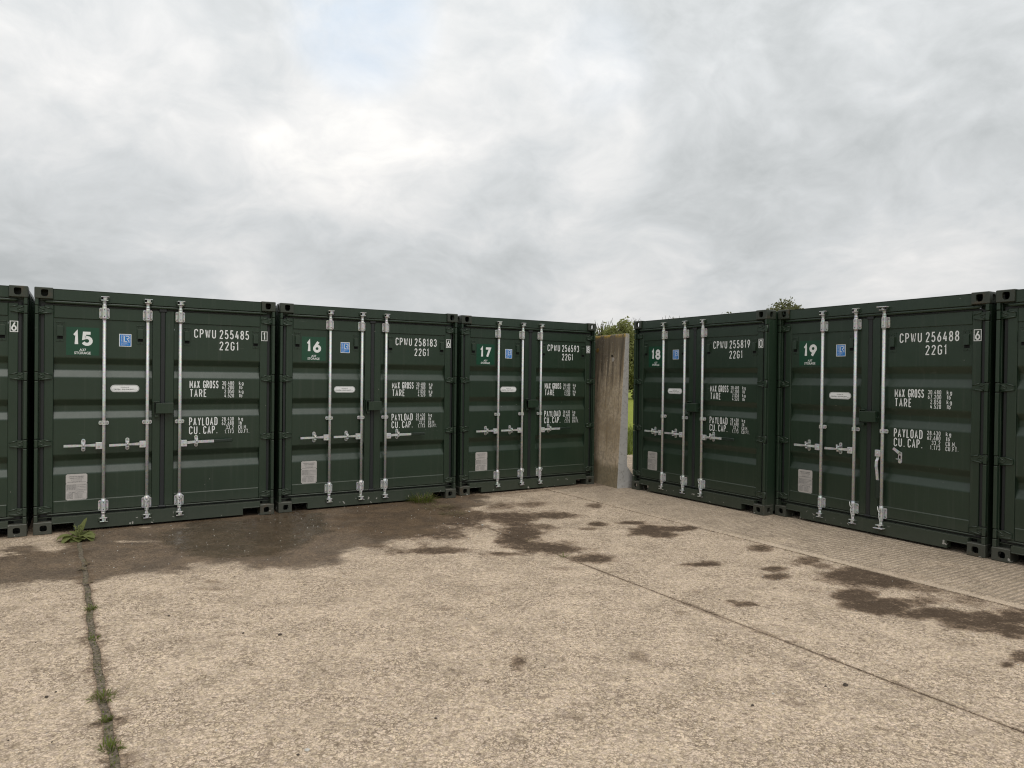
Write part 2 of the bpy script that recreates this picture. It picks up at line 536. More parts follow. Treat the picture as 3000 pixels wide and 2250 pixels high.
BLOBS = [[-1.36, 8.74, 0.71, 0.04, -0.24, 1.5, 1.0], [-0.67, 8.4, 0.42, 0.02, -0.06, 0.73, 0.9], [-0.85, 7.68, 0.38, 0.02, -0.04, 0.39, 0.9], [-0.17, 9.23, 0.21, 0.01, -0.01, 0.28, 0.6], [0.3, 9.46, 0.24, 0.02, 0.01, 0.26, 0.6], [0.02, 8.55, 0.36, 0.02, -0.0, 0.34, 0.9], [0.5, 8.69, 0.26, 0.02, 0.01, 0.24, 0.9], [0.12, 7.82, 0.22, 0.01, 0.01, 0.54, 1.0], [0.36, 8.02, 0.16, 0.01, 0.01, 0.19, 0.7], [0.06, 7.39, 0.18, 0.01, 0.0, 0.4, 1.0], [0.37, 7.1, 0.34, 0.02, 0.02, 0.31, 1.0], [0.8, 6.64, 0.2, 0.01, 0.02, 0.16, 0.9], [0.23, 6.91, 0.17, 0.01, 0.0, 0.14, 0.8], [-0.05, 6.76, 0.2, 0.01, -0.0, 0.1, 0.75], [-0.72, 6.87, 0.29, 0.01, -0.01, 0.12, 0.85], [1.02, 8.2, 0.12, 0.01, 0.01, 0.12, 0.9], [0.89, 7.95, 0.12, 0.01, 0.01, 0.07, 0.6], [1.45, 8.29, 0.17, 0.01, 0.02, 0.12, 1.0], [1.57, 7.95, 0.22, 0.01, 0.05, 0.26, 1.0], [1.86, 8.01, 0.24, 0.01, 0.03, 0.15, 0.95], [2.03, 8.06, 0.14, 0.01, 0.02, 0.1, 0.9], [1.69, 7.69, 0.19, 0.01, 0.03, 0.14, 0.9], [1.12, 9.38, 0.12, 0.01, 0.02, 0.16, 0.7], [1.81, 6.47, 0.16, 0.01, 0.03, 0.1, 1.0], [0.05, 4.2, 0.07, 0.0, 0.0, 0.16, 0.75], [0.06, 4.1, 0.04, 0.0, 0.0, 0.06, 0.5], [0.8, 4.3, 0.05, 0.0, 0.01, 0.08, 0.4], [0.82, 4.22, 0.03, 0.0, 0.01, 0.04, 0.3], [1.51, 5.63, 0.06, 0.0, 0.01, 0.06, 0.4], [-0.39, 5.8, 0.07, 0.0, -0.0, 0.06, 0.35], [-0.47, 5.15, 0.06, 0.0, -0.01, 0.05, 0.4], [-0.16, 5.52, 0.06, 0.0, -0.0, 0.07, 0.35], [-0.7, 5.2, 0.04, 0.0, -0.01, 0.04, 0.3], [-0.69, 4.9, 0.06, 0.0, -0.01, 0.05, 0.3], [-0.66, 3.76, 0.05, 0.0, -0.01, 0.03, 0.3], [-0.54, 3.74, 0.03, 0.0, -0.0, 0.02, 0.3], [0.49, 6.26, 0.09, 0.0, 0.0, 0.06, 0.35], [-0.26, 4.54, 0.05, 0.0, -0.0, 0.04, 0.25], [1.26, 5.12, 0.08, 0.0, 0.01, 0.05, 0.35], [-0.66, 5.99, 0.06, 0.0, -0.0, 0.04, 0.25], [1.81, 6.47, 0.16, 0.01, 0.03, 0.1, 1.0], [2.39, 6.34, 0.11, 0.0, 0.04, 0.09, 0.85], [2.31, 6.09, 0.13, 0.01, 0.04, 0.1, 0.85], [1.79, 5.33, 0.13, 0.0, 0.02, 0.08, 0.85], [1.72, 5.39, 0.07, 0.0, 0.02, 0.05, 0.6], [2.56, 7.14, 0.16, 0.01, 0.06, 0.16, 0.75], [2.85, 6.67, 0.15, 0.01, 0.08, 0.18, 0.75], [2.9, 6.48, 0.1, 0.0, 0.05, 0.12, 0.6], [3.06, 6.15, 0.27, 0.01, 0.13, 0.26, 0.95], [3.18, 5.94, 0.3, 0.01, 0.08, 0.16, 1.0], [2.78, 5.59, 0.17, 0.01, 0.07, 0.15, 1.0], [2.88, 5.36, 0.27, 0.01, 0.09, 0.18, 1.0], [3.08, 5.15, 0.2, 0.01, 0.06, 0.11, 0.9], [3.36, 5.08, 0.23, 0.01, 0.13, 0.2, 0.95], [3.46, 4.87, 0.15, 0.01, 0.11, 0.16, 0.95], [3.26, 6.24, 0.4, 0.02, 0.07, 0.13, 0.6], [3.48, 5.83, 0.37, 0.01, 0.11, 0.18, 0.6], [3.73, 5.54, 0.36, 0.01, 0.17, 0.25, 0.55], [3.77, 5.21, 0.2, 0.01, 0.11, 0.16, 0.6], [3.82, 5.68, 0.13, 0.01, 0.04, 0.07, 0.5], [4.22, 5.79, 0.12, 0.0, 0.14, 0.2, 0.35], [3.21, 4.37, 0.09, 0.0, 0.09, 0.13, 0.85], [3.02, 4.23, 0.05, 0.0, 0.03, 0.05, 0.85], [2.96, 4.57, 0.05, 0.0, 0.03, 0.05, 0.35], [1.87, 4.58, 0.05, 0.0, 0.01, 0.03, 0.45], [1.51, 4.1, 0.04, 0.0, 0.01, 0.02, 0.35], [2.07, 8.07, 0.12, 0.01, 0.03, 0.11, 0.9], [1.51, 5.63, 0.06, 0.0, 0.01, 0.05, 0.4], [1.47, 4.94, 0.09, 0.0, 0.01, 0.04, 0.3], [1.6, 4.82, 0.06, 0.0, 0.01, 0.03, 0.35], [4.12, 7.0, 0.11, 0.01, 0.03, 0.04, 0.4], [2.64, 8.71, 0.09, 0.01, 0.01, 0.04, 0.5], [1.88, 3.92, 0.03, 0.0, 0.01, 0.02, 0.45], [1.52, 3.8, 0.06, 0.0, 0.01, 0.03, 0.3], [2.49, 5.72, 0.12, 0.0, 0.02, 0.06, 0.25], [2.18, 4.37, 0.04, 0.0, 0.01, 0.02, 0.25], [2.11, 4.69, 0.07, 0.0, 0.02, 0.04, 0.2], [3.47, 4.98, 0.24, 0.01, 0.15, 0.21, 1.0], [3.68, 5.09, 0.16, 0.01, 0.13, 0.18, 1.0], [3.23, 5.18, 0.26, 0.01, 0.08, 0.13, 1.0], [3.19, 5.45, 0.28, 0.01, 0.09, 0.15, 0.7], [3.4, 6.08, 0.31, 0.01, 0.09, 0.16, 0.9], [3.48, 4.8, 0.15, 0.0, 0.1, 0.14, 1.0], [3.2, 4.93, 0.15, 0.01, 0.07, 0.11, 0.8], [-2.44, 5.75, 0.09, 0.0, -0.02, 0.05, 0.45], [-2.31, 5.55, 0.19, 0.01, -0.02, 0.05, 0.35], [-2.29, 4.22, 0.04, 0.0, -0.01, 0.02, 0.3], [-3.25, 5.11, 0.08, 0.0, -0.03, 0.04, 0.3], [-1.25, 4.86, 0.08, 0.0, -0.01, 0.04, 0.3], [-2.07, 4.46, 0.07, 0.0, -0.03, 0.06, 0.25], [-2.68, 4.93, 0.06, 0.0, -0.02, 0.03, 0.25], [-1.6, 4.13, 0.06, 0.0, -0.01, 0.03, 0.2], [-1.23, 3.98, 0.05, 0.0, -0.01, 0.03, 0.25]]
WET = [[-4.85, 6.65], [-4.7, 6.88], [-4.38, 6.67], [-4.6, 7.46], [-4.61, 7.99], [-3.87, 8.58], [-3.04, 9.13], [-2.21, 9.75], [-1.39, 10.33], [-0.79, 10.5], [-0.42, 10.03], [-0.27, 9.38], [-0.59, 8.67], [-0.77, 8.16], [-0.87, 7.66], [-1.15, 7.17], [-1.4, 7.0], [-1.54, 6.81], [-1.62, 6.43], [-1.91, 6.26], [-2.18, 6.09], [-2.46, 6.17], [-2.76, 6.22], [-3.07, 6.03], [-3.29, 5.83], [-3.5, 5.68], [-3.8, 5.62], [-3.96, 5.44], [-4.43, 5.15], [-5.35, 6.21]]
PUD = [[-3.72, 7.29], [-3.63, 8.04], [-3.21, 8.34], [-2.68, 8.77], [-2.37, 8.67], [-2.02, 7.6], [-2.09, 7.01], [-2.21, 6.52], [-2.45, 6.37], [-2.84, 6.49], [-3.21, 6.73]]
UJB, UJC = 3.93, 6.05


def uja(v):
    return 0.215 - 0.0273 * v + 0.005 * np.sin(2.1 * v) + 0.004 * np.sin(5.3 * v + 1) + 0.005 * np.sin(13.0 * v)


def stain_at(x, y, u, v):
    n1 = fbm(x * 2.2, y * 2.2, 5, 5) - 0.5
    n2 = fbm(x * 7, y * 7, 21, 4) - 0.5
    n3 = fbm(x * 16, y * 16, 33, 3) - 0.5
    st = np.zeros_like(x)
    for gx, gy, ax, ay, bx, by, I in BLOBS:
        det = ax * by - ay * bx
        dx, dy = x - gx, y - gy
        near = (np.abs(dx) < 3) & (np.abs(dy) < 3)
        if not near.any():
            continue
        q = np.hypot((dx * by - dy * bx) / det, (ax * dy - ay * dx) / det)
        q = q + n1 * 1.1 + n2 * 0.9 + n3 * 0.5
        st = np.maximum(st, I * sstep(q, 1.65, 0.40))
    sd = poly_sd(x, y, WET) + n1 * 0.55 + n2 * 0.22 + n3 * 0.08
    wet = sstep(sd, 0.22, -0.20)
    dry = sstep(fbm(x * 1.6, y * 3.1, 77, 5), 0.60, 0.70) * sstep(x, -3.1, -3.9)
    wet = wet * (1 - 0.75 * dry)
    pd = poly_sd(x, y, PUD) + n1 * 0.5 + n2 * 0.15
    pud = sstep(pd, 0.12, -0.12)
    # dirt bleeding out of the joints in ragged tongues
    tong = fbm(v * 11.0, u * 2.0 + 40, 51, 4) - 0.44
    da = np.abs(u - uja(v))
    st = np.maximum(st, 0.55 * sstep(da, 0.045 + 0.42 * np.clip(tong, 0, 1), 0.018 + 0.10 * np.clip(tong, 0, 1)))
    tong2 = fbm(v * 5.0, u * 1.2 + 90, 61, 3) - 0.50
    db = np.abs(u - UJB)
    st = np.maximum(st, 0.5 * sstep(db, 0.016 + 0.3 * np.clip(tong2, 0, 1), 0.012))
    st = np.where((u > UJC) & (v < 6.5), st * 0.35, st)
    # grime under the feet of both rows
    st = np.maximum(st, 0.45 * sstep(8.80 - v, 0.10 + 0.3 * np.clip(n1 + 0.2, 0, 1), 0.0) * (u < 7.2))
    return st, wet, pud


def axis(lo, hi, f0, f1, fine, coarse):
    a = []
    if lo < f0:
        a += list(np.linspace(lo, f0, max(2, int((f0 - lo) / coarse) + 1))[:-1])
    s, e = max(lo, f0), min(hi, f1)
    a += list(np.linspace(s, e, max(2, int((e - s) / fine) + 1)))
    if hi > f1:
        a += list(np.linspace(f1, hi, max(2, int((hi - f1) / coarse) + 1))[1:])
    return np.array(a)


def concrete(t, b):
    g = t.add('ShaderNodeNewGeometry')
    p = g.outputs['Position']
    a_st = t.add('ShaderNodeAttribute', attribute_name='stain').outputs['Fac']
    a_we = t.add('ShaderNodeAttribute', attribute_name='wet').outputs['Fac']
    a_pu = t.add('ShaderNodeAttribute', attribute_name='puddle').outputs['Fac']
    a_ri = t.add('ShaderNodeAttribute', attribute_name='ribbed').outputs['Fac']
    a_v = t.add('ShaderNodeAttribute', attribute_name='along').outputs['Fac']
    a_ma = t.add('ShaderNodeAttribute', attribute_name='margin').outputs['Fac']
    big = t.noise(p, 0.55, 4, 0.55)
    med = t.noise(p, 3.3, 5, 0.6)
    grit = t.noise(p, 34.0, 5, 0.68, 0.4)
    gr2 = t.noise(p, 95.0, 3, 0.6)
    warpv = t.add('ShaderNodeTexNoise')
    t.put(warpv.inputs['Vector'], p)
    warpv.inputs['Scale'].default_value = 30.0
    pv_ = t.vmath('ADD', p, t.vmath('SCALE', t.vmath('SUBTRACT', warpv.outputs['Color'], (0.5, 0.5, 0.5)), 0.022))
    peb = t.voronoi(pv_, 56.0, 'Distance')
    edge = t.voronoi(pv_, 56.0, 'Distance', 'DISTANCE_TO_EDGE')
    pebc = t.voronoi(pv_, 56.0, 'Color')
    peb2c = t.voronoi(pv_, 150.0, 'Color')
    psep = t.add('ShaderNodeSeparateColor')
    t.put(psep.inputs[0], pebc)
    psep2 = t.add('ShaderNodeSeparateColor')
    t.put(psep2.inputs[0], peb2c)
    pr, pg, pr2 = psep.outputs[0], psep.outputs[1], psep2.outputs[0]
    col = t.mix(big, (0.468, 0.366, 0.268), (0.620, 0.493, 0.370))
    col = t.mix(t.math('MULTIPLY', t.ss(med, 0.42, 0.70), 0.45), col, (0.285, 0.225, 0.162))
    # exposed aggregate: each stone its own tone, worn paste between
    tone = t.math('ADD', 0.56, t.math('ADD', t.math('MULTIPLY', pr, 0.36), t.math('MULTIPLY', pr2, 0.54)))
    tone = t.math('MULTIPLY', tone, t.math('ADD', 0.95, t.math('MULTIPLY', t.add('ShaderNodeObjectInfo').outputs['Random'], 0.09)))
    tn = t.add('ShaderNodeCombineColor')
    t.put(tn.inputs[0], tone)
    t.put(tn.inputs[1], tone)
    t.put(tn.inputs[2], t.math('ADD', tone, t.math('MULTIPLY', t.math('SUBTRACT', pg, 0.6), 0.10)))
    col = t.mix(1.0, col, tn.outputs[0], 'MULTIPLY')
    worn = t.ss(t.noise(p, 2.4, 5, 0.7), 0.36, 0.62)
    paste = t.math('MULTIPLY', t.ss(t.math('ADD', edge, t.math('MULTIPLY', t.math('SUBTRACT', grit, 0.5), 0.9)), 0.16, 0.0), t.math('ADD', 0.45, t.math('MULTIPLY', worn, 0.5)))
    col = t.mix(t.math('MULTIPLY', paste, 0.85), col, (0.140, 0.102, 0.068))
    stone = t.math('MULTIPLY', t.ss(peb, 0.40, 0.22), t.ss(pr, 0.80, 0.95))
    col = t.mix(t.math('MULTIPLY', stone, 0.60), col, t.mix(pg, (0.68, 0.61, 0.53), (0.52, 0.43, 0.345)))
    col = t.mix(t.math('MULTIPLY', t.math('MULTIPLY', t.ss(pr, 0.06, 0.03), t.ss(peb, 0.40, 0.25)), 0.55), col, (0.13, 0.115, 0.10))
    col = t.mix(t.math('MULTIPLY', t.ss(t.noise(p, 1.4, 6, 0.7, 0.5), 0.56, 0.70), 0.30), col, (0.25, 0.195, 0.14))
    # grimy drifts
    col = t.mix(t.math('MULTIPLY', t.ss(t.noise(p, 7.5, 6, 0.75, 0.8), 0.54, 0.68), 0.62), col, (0.150, 0.106, 0.070))
    col = t.mix(t.math('MULTIPLY', t.ss(t.noise(p, 20.0, 6, 0.75, 0.5), 0.55, 0.68), 0.80), col, (0.115, 0.080, 0.050))
    # tamping ridges of the last bay
    wob = t.math('ADD', a_v, t.math('MULTIPLY', t.noise(p, 2.0, 3), 0.05))
    sn = t.math('SINE', t.math('MULTIPLY', wob, 2 * math.pi / 0.052))
    ridge = t.math('MULTIPLY', t.math('MULTIPLY', t.math('ADD', t.math('MULTIPLY', sn, 0.5), 0.5), a_ri), t.ss(t.noise(p, 1.8, 5, 0.7), 0.30, 0.50))
    col = t.mix(t.math('MULTIPLY', ridge, 0.60), col, (0.215, 0.175, 0.13))
    col = t.mix(t.math('MULTIPLY', a_ma, 0.42), col, (0.60, 0.490, 0.370))     # trowelled margin of the bay
    # stains
    brk = t.math('ADD', t.math('MULTIPLY', t.math('SUBTRACT', grit, 0.5), 2.4), t.math('MULTIPLY', t.math('SUBTRACT', t.noise(p, 12.0, 5, 0.7), 0.5), 1.7))
    film_s = t.math('MULTIPLY', t.ss(t.math('ADD', a_st, t.math('MULTIPLY', brk, 0.10)), 0.03, 0.75), 0.68)
    s_in = t.math('ADD', a_st, t.math('MULTIPLY', brk, t.ss(a_st, 0.02, 0.30)))
    sf = t.math('MULTIPLY', t.ss(s_in, 0.40, 0.95), 0.85)
    soil = t.mix(t.noise(p, 11.0, 5, 0.7), (0.026, 0.0165, 0.010), (0.082, 0.056, 0.037))
    soil = t.mix(t.math('MULTIPLY', t.ss(grit, 0.56, 0.70), 0.40), soil, (0.190, 0.148, 0.106))
    w_in = t.math('ADD', a_we, t.math('MULTIPLY', brk, t.math('MULTIPLY', t.ss(a_we, 0.02, 0.3), 0.55)))
    wf = t.ss(w_in, 0.08, 0.80)
    wetc = t.mix(1.0, col, (0.33, 0.285, 0.235), 'MULTIPLY')
    wetc = t.mix(t.math('ADD', 0.25, t.math('MULTIPLY', t.ss(med, 0.4, 0.6), 0.30)), wetc, (0.066, 0.049, 0.036))
    speck = t.math('MULTIPLY', t.ss(t.voronoi(p, 34.0), 0.26, 0.10), t.ss(t.noise(p, 5.0, 3), 0.42, 0.62))
    wetc = t.mix(t.math('MULTIPLY', speck, 0.45), wetc, (0.30, 0.255, 0.20))
    wetc = t.mix(t.math('MULTIPLY', a_pu, 0.65), wetc, (0.034, 0.022, 0.010))
    col = t.mix(1.0, col, t.mix(film_s, (1, 1, 1), (0.27, 0.205, 0.155)), 'MULTIPLY')
    col = t.mix(sf, col, soil)
    col = t.mix(t.math('MULTIPLY', wf, 0.90), col, wetc)
    t.put(b.inputs['Base Color'], col)
    damp = t.math('MULTIPLY', wf, t.math('ADD', 0.52, t.math('MULTIPLY', a_pu, 0.48)))
    rb = t.math('SUBTRACT', 0.90, t.math('MULTIPLY', damp, 0.62))
    rb = t.math('SUBTRACT', rb, t.math('MULTIPLY', sf, 0.06))
    film = t.math('MULTIPLY', a_pu, t.ss(t.noise(p, 9.0, 4, 0.6), 0.34, 0.60))
    rb = t.math('SUBTRACT', rb, t.math('MULTIPLY', film, 0.20))
    t.put(b.inputs['Roughness'], rb)
    t.put(b.inputs['Specular IOR Level'], t.math('SUBTRACT', 0.38, t.math('MULTIPLY', t.math('MAXIMUM', sf, film_s), 0.26)))
    h = t.math('ADD', t.math('MULTIPLY', grit, 1.0), t.math('ADD', t.math('MULTIPLY', peb, -0.8), t.math('MULTIPLY', gr2, 0.35)))
    h = t.math('MULTIPLY', h, t.math('SUBTRACT', 1.0, t.math('MULTIPLY', film, 0.93)))
    h = t.math('SUBTRACT', h, t.math('MULTIPLY', ridge, 0.9))
    t.put(b.inputs['Normal'], t.bump(h, 0.80, 0.009))


M['concrete'] = mat('weathered_concrete', concrete)


def dirt(t, b):
    p = t.add('ShaderNodeNewGeometry').outputs['Position']
    n = t.noise(p, 9, 6, 0.7)
    n2 = t.noise(p, 60, 4, 0.7)
    c = t.mix(t.ss(n2, 0.35, 0.65), (0.052, 0.040, 0.028), (0.21, 0.168, 0.12))
    c = t.mix(t.math('MULTIPLY', t.ss(n, 0.48, 0.62), 0.6), c, (0.090, 0.088, 0.036))
    t.put(b.inputs['Base Color'], c)
    b.inputs['Roughness'].default_value = 0.95
    t.put(b.inputs['Normal'], t.bump(n2, 0.8, 0.01))


M['dirt'] = mat('joint_dirt', dirt)


def bay(name, ulo, uhi, vlo, vhi, ztop, ribbed=0.0, slanted=None):
    """one cast bay: gridded top with a 0.2 m skirt; slanted = which side follows the oblique first joint"""
    us = axis(ulo, uhi, -4.6, 8.2, 0.03, 0.8)
    vs = axis(vlo, vhi, -0.2, 9.6, 0.03, 0.8)
    U, V = np.meshgrid(us, vs)
    if slanted == 'hi':
        k = (U - ulo) / (uhi - ulo)
        U = ulo + k * (uja(V) - 0.020 - ulo)
    if slanted == 'lo':
        k = (uhi - U) / (uhi - ulo)
        U = uhi - k * (uhi - uja(V) - 0.020)
    X, Y = uv2xy(U, V)
    st, wet, pud = stain_at(X, Y, U, V)
    # chipped, uneven arrises
    Z = np.full(X.shape, ztop) + 0.004 * (fbm(X * 0.9, Y * 0.9, 3, 2) - 0.5)
    nv, nu = X.shape
    verts = np.stack([X.ravel(), Y.ravel(), Z.ravel()], 1)
    idx = np.arange(nv * nu).reshape(nv, nu)
    q = np.stack([idx[:-1, :-1].ravel(), idx[:-1, 1:].ravel(), idx[1:, 1:].ravel(), idx[1:, :-1].ravel()], 1)
    rim = np.concatenate([idx[0, :], idx[1:, -1], idx[-1, -2::-1], idx[-2:0:-1, 0]])
    low = verts[rim].copy()
    low[:, 2] = ztop - 0.2
    base = len(verts)
    k = np.arange(len(rim))
    sk = np.stack([rim, base + k, base + (k + 1) % len(rim), rim[(k + 1) % len(rim)]], 1)
    verts = np.concatenate([verts, low])
    faces = np.concatenate([q, sk])
    me = bpy.data.meshes.new(name)
    me.from_pydata(verts.tolist(), [], faces.tolist())
    me.materials.append(M['concrete'])

    def att(n, arr):
        full = np.concatenate([arr.ravel(), arr.ravel()[rim]]).astype(np.float32)
        a = me.attributes.new(n, 'FLOAT', 'POINT')
        a.data.foreach_set('value', full)
    att('stain', st)
    att('wet', wet)
    att('puddle', pud)
    att('ribbed', ribbed * sstep(U, UJC + 0.09, UJC + 0.16))
    att('along', V)
    att('margin', ribbed * sstep(U, UJC + 0.005, UJC + 0.02) * sstep(U, UJC + 0.12, UJC + 0.08) * sstep(V, 6.2, 4.4))
    me.update()
    o = bpy.data.objects.new(name, me)
    COL.objects.link(o)
    return o


yard = empty('concrete_yard')
tag(yard, 'pale weathered concrete yard with wet patch and oil stains', None, None, 'structure')
for args in (
    ('concrete_slab', -9.0, 0.0, -14.0, 12.0, 0.0, 0.0, 'hi'),
    ('concrete_slab', 0.0, UJB - 0.004, -14.0, 12.0, 0.0, 0.0, 'lo'),
    ('concrete_slab', UJB + 0.004, UJC - 0.002, -14.0, 12.0, 0.0),
    ('concrete_slab', UJC + 0.002, 14.0, -14.0, 12.0, 0.006, 1.0),
):
    s = bay(*args)
    s.parent = yard

# joint filling: a strip of dirt just below the slab tops
jb = MB()
vs = np.linspace(-14, 12, 400)
for k in range(len(vs) - 1):
    for uc, hw, zj in ((None, 0.05, -0.005), (UJB, 0.02, -0.010), (UJC, 0.02, -0.004)):
        ps = []
        for v, sgn in ((vs[k], -1), (vs[k], 1), (vs[k + 1], 1), (vs[k + 1], -1)):
            c = uja(v) if uc is None else uc
            ps.append((*uv2xy(c + sgn * hw, v), zj))
        jb.quad(ps, M['dirt'])
jo = jb.obj('joint_dirt', yard)
jo['kind'] = 'stuff'


def field_m(t, b):
    p = t.add('ShaderNodeNewGeometry').outputs['Position']
    n = t.noise(p, 0.35, 5, 0.6)
    n2 = t.noise(p, 7.0, 5, 0.7)
    c = t.mix(n, (0.200, 0.240, 0.036), (0.290, 0.310, 0.050))
    c = t.mix(t.math('MULTIPLY', n2, 0.4), c, (0.130, 0.175, 0.028))
    t.put(b.inputs['Base Color'], c)
    b.inputs['Roughness'].default_value = 0.9
    b.inputs['Specular IOR Level'].default_value = 0.15
    t.put(b.inputs['Normal'], t.bump(n2, 0.9, 0.12))


M['field'] = mat('meadow', field_m)
fb = MB()
for i in range(-12, 12):
    for j in range(-12, 12):
        s = 120
        fb.quad([(i * s, j * s, -0.12), ((i + 1) * s, j * s, -0.12), ((i + 1) * s, (j + 1) * s, -0.12), (i * s, (j + 1) * s, -0.12)], M['field'])
fo = fb.obj('field')
tag(fo, 'bright green meadow beyond the concrete yard', None, None, 'structure')

# ------------------------------------------------------------------ lettering
def arc(cx, cy, rx, ry, a0, a1, n=8):
    return [(cx + rx * math.cos(R(a0 + (a1 - a0) * k / n)), cy + ry * math.sin(R(a0 + (a1 - a0) * k / n))) for k in range(n + 1)]


W_ = 0.46        # centre-line width of a normal capital, cap height 1
GL = {
    '0': (1, [(arc(.23, .77, .23, .23, 0, 180) + arc(.23, .23, .23, .23, 180, 360), True)]),
    '1': (.62, [([(.02, .80), (.20, 1.0), (.20, 0)], False)]),
    '2': (1, [(arc(.23, .76, .22, .24, 175, -10, 8) + [(.02, .04), (.02, 0), (.46, 0)], False)]),
    '3': (1, [(arc(.22, .755, .21, .245, 165, -80, 9) + arc(.22, .26, .235, .26, 80, -165, 9), False)]),
    '4': (1, [([(.26, 1), (.0, .26), (.48, .26)], False), ([(.36, .56), (.36, 0)], False)]),
    '5': (1, [([(.42, 1), (.07, 1), (.04, .56)] + arc(.21, .31, .24, .31, 115, -155, 10), False)]),
    '6': (1, [([(.33, 1), (.04, .42)], False), (arc(.23, .29, .225, .29, 0, 360, 16)[:-1], True)]),
    '7': (1, [([(0, 1), (.44, 1), (.14, 0)], False)]),
    '8': (1, [(arc(.23, .76, .195, .24, 0, 360, 14)[:-1], True), (arc(.23, .26, .23, .26, 0, 360, 14)[:-1], True)]),
    '9': (1, [([(.13, 0), (.42, .58)], False), (arc(.23, .71, .225, .29, 0, 360, 16)[:-1], True)]),
    'C': (1, [(arc(.23, .77, .23, .23, 0, 180) + arc(.23, .23, .23, .23, 180, 360), False)]),
    'G': (1, [(arc(.23, .77, .23, .23, 0, 180) + arc(.23, .23, .23, .23, 180, 360) + [(.46, .46), (.26, .46)], False)]),
    'O': (1, [(arc(.23, .77, .23, .23, 0, 180) + arc(.23, .23, .23, .23, 180, 360), True)]),
    'D': (1, [([(0, 1)] + arc(.2, .74, .26, .26, 90, 0, 5) + arc(.2, .26, .26, .26, 0, -90, 5) + [(0, 0)], True)]),
    'P': (.97, [([(0, 0), (0, 1)] + arc(.22, .74, .23, .26, 90, -90, 9) + [(0, .48)], False)]),
    'R': (1, [([(0, 0), (0, 1)] + arc(.22, .74, .23, .26, 90, -90, 9) + [(0, .48)], False), ([(.22, .48), (.46, 0)], False)]),
    'W': (1.35, [([(0, 1), (.15, 0), (.31, .95), (.47, 0), (.62, 1)], False)]),
    'M': (1.4, [([(0, 0), (0, 1), (.32, .32), (.64, 1), (.64, 0)], False)]),
    'U': (1, [([(0, 1)] + arc(.23, .23, .23, .23, 180, 360) + [(.46, 1)], False)]),
    'A': (1.05, [([(0, 0), (.24, 1), (.48, 0)], False), ([(.09, .30), (.39, .30)], False)]),
    'X': (1, [([(0, 0), (.46, 1)], False), ([(0, 1), (.46, 0)], False)]),
    'S': (1, [(arc(.23, .755, .21, .245, 15, 250, 9) + arc(.23, .255, .22, .255, 70, -165, 9), False)]),
    'T': (.95, [([(0, 1), (.46, 1)], False), ([(.23, 1), (.23, 0)], False)]),
    'E': (.9, [([(.40, 1), (0, 1), (0, 0), (.40, 0)], False), ([(0, .52), (.34, .52)], False)]),
    'F': (.9, [([(.40, 1), (0, 1), (0, 0)], False), ([(0, .52), (.34, .52)], False)]),
    'Y': (1, [([(0, 1), (.23, .46), (.46, 1)], False), ([(.23, .46), (.23, 0)], False)]),
    'L': (.85, [([(0, 1), (0, 0), (.38, 0)], False)]),
    'k': (.9, [([(0, 0), (0, 1)], False), ([(.38, .66), (.02, .30)], False), ([(.13, .41), (.40, 0)], False)]),
    'g': (.95, [(arc(.21, .34, .20, .33, 0, 360, 14)[:-1], True), ([(.41, .66), (.41, -.14)] + arc(.21, -.10, .2, .16, -10, -150, 5), False)]),
    'l': (.4, [([(.08, 0), (.08, 1)], False)]),
    'b': (.95, [([(0, 0), (0, 1)], False), (arc(.21, .33, .20, .33, 0, 360, 14)[:-1], True)]),
    '.': (.42, [([(.06, 0), (.06, .09)], False)]),
    ' ': (.75, []),
}


def stroke(mb, pts, closed, wd, y, m):
    n = len(pts)
    P = [Vector((p[0], p[1])) for p in pts]
    L, Rr = [], []
    for k in range(n):
        a = P[k] - P[k - 1] if (closed or k > 0) else P[1] - P[0]
        b = P[(k + 1) % n] - P[k] if (closed or k < n - 1) else a
        a, b = a.normalized(), b.normalized()
        na, nb = Vector((-a.y, a.x)), Vector((-b.y, b.x))
        mi = na + nb
        if mi.length < 0.3:
            mi = na
        mi.normalize()
        s = 1 / max(0.42, mi.dot(na))
        L.append(P[k] + mi * wd * 0.5 * s)
        Rr.append(P[k] - mi * wd * 0.5 * s)
    il = mb.pts([(p.x, y, p.y) for p in L])
    ir = mb.pts([(p.x, y, p.y) for p in Rr])
    for k in range(n if closed else n - 1):
        j = (k + 1) % n
        mb.face([ir[k], ir[j], il[j], il[k]], m)


def write(mb, text, x0, x1, z0, z1, y, m, wd=0.155, spacing=0.22):
    """condensed gothic lettering filling x0..x1 by z0..z1 on the plane y"""
    tot = sum(GL[c][0] for c in text) * W_ + spacing * (len(text) - 1)
    h = z1 - z0
    kx = (x1 - x0) / tot
    x = x0
    for c in text:
        adv, strokes = GL[c]
        cw = adv * W_
        for i, (pts, closed) in enumerate(strokes):
            hw = wd / 2
            sx = kx * (1 - wd / max(cw, .2) * 0.85) if cw > .25 else kx
            q = [(x + hw * kx * (0.85 if cw > .25 else 1) + px * sx, z0 + (hw + pz * (1 - wd)) * h) for px, pz in pts]
            stroke(mb, q, closed, wd * h * 0.86, y - 0.00025 * i, m)
        x += (cw + spacing) * kx


def font_mesh(body, bold=0.0, align='LEFT', space=1.0):
    cu = bpy.data.curves.new('lettering', 'FONT')
    cu.body = body
    cu.align_x = align
    cu.offset = bold
    cu.space_line = space
    cu.resolution_u = 3
    o = bpy.data.objects.new('lettering', cu)
    COL.objects.link(o)
    dg = bpy.context.evaluated_depsgraph_get()
    me = bpy.data.meshes.new_from_object(o.evaluated_get(dg))
    v = np.array([x.co[:] for x in me.vertices])
    f = [list(p.vertices) for p in me.polygons]
    bpy.data.objects.remove(o)
    bpy.data.curves.remove(cu)
    bpy.data.meshes.remove(me)
    return v, f


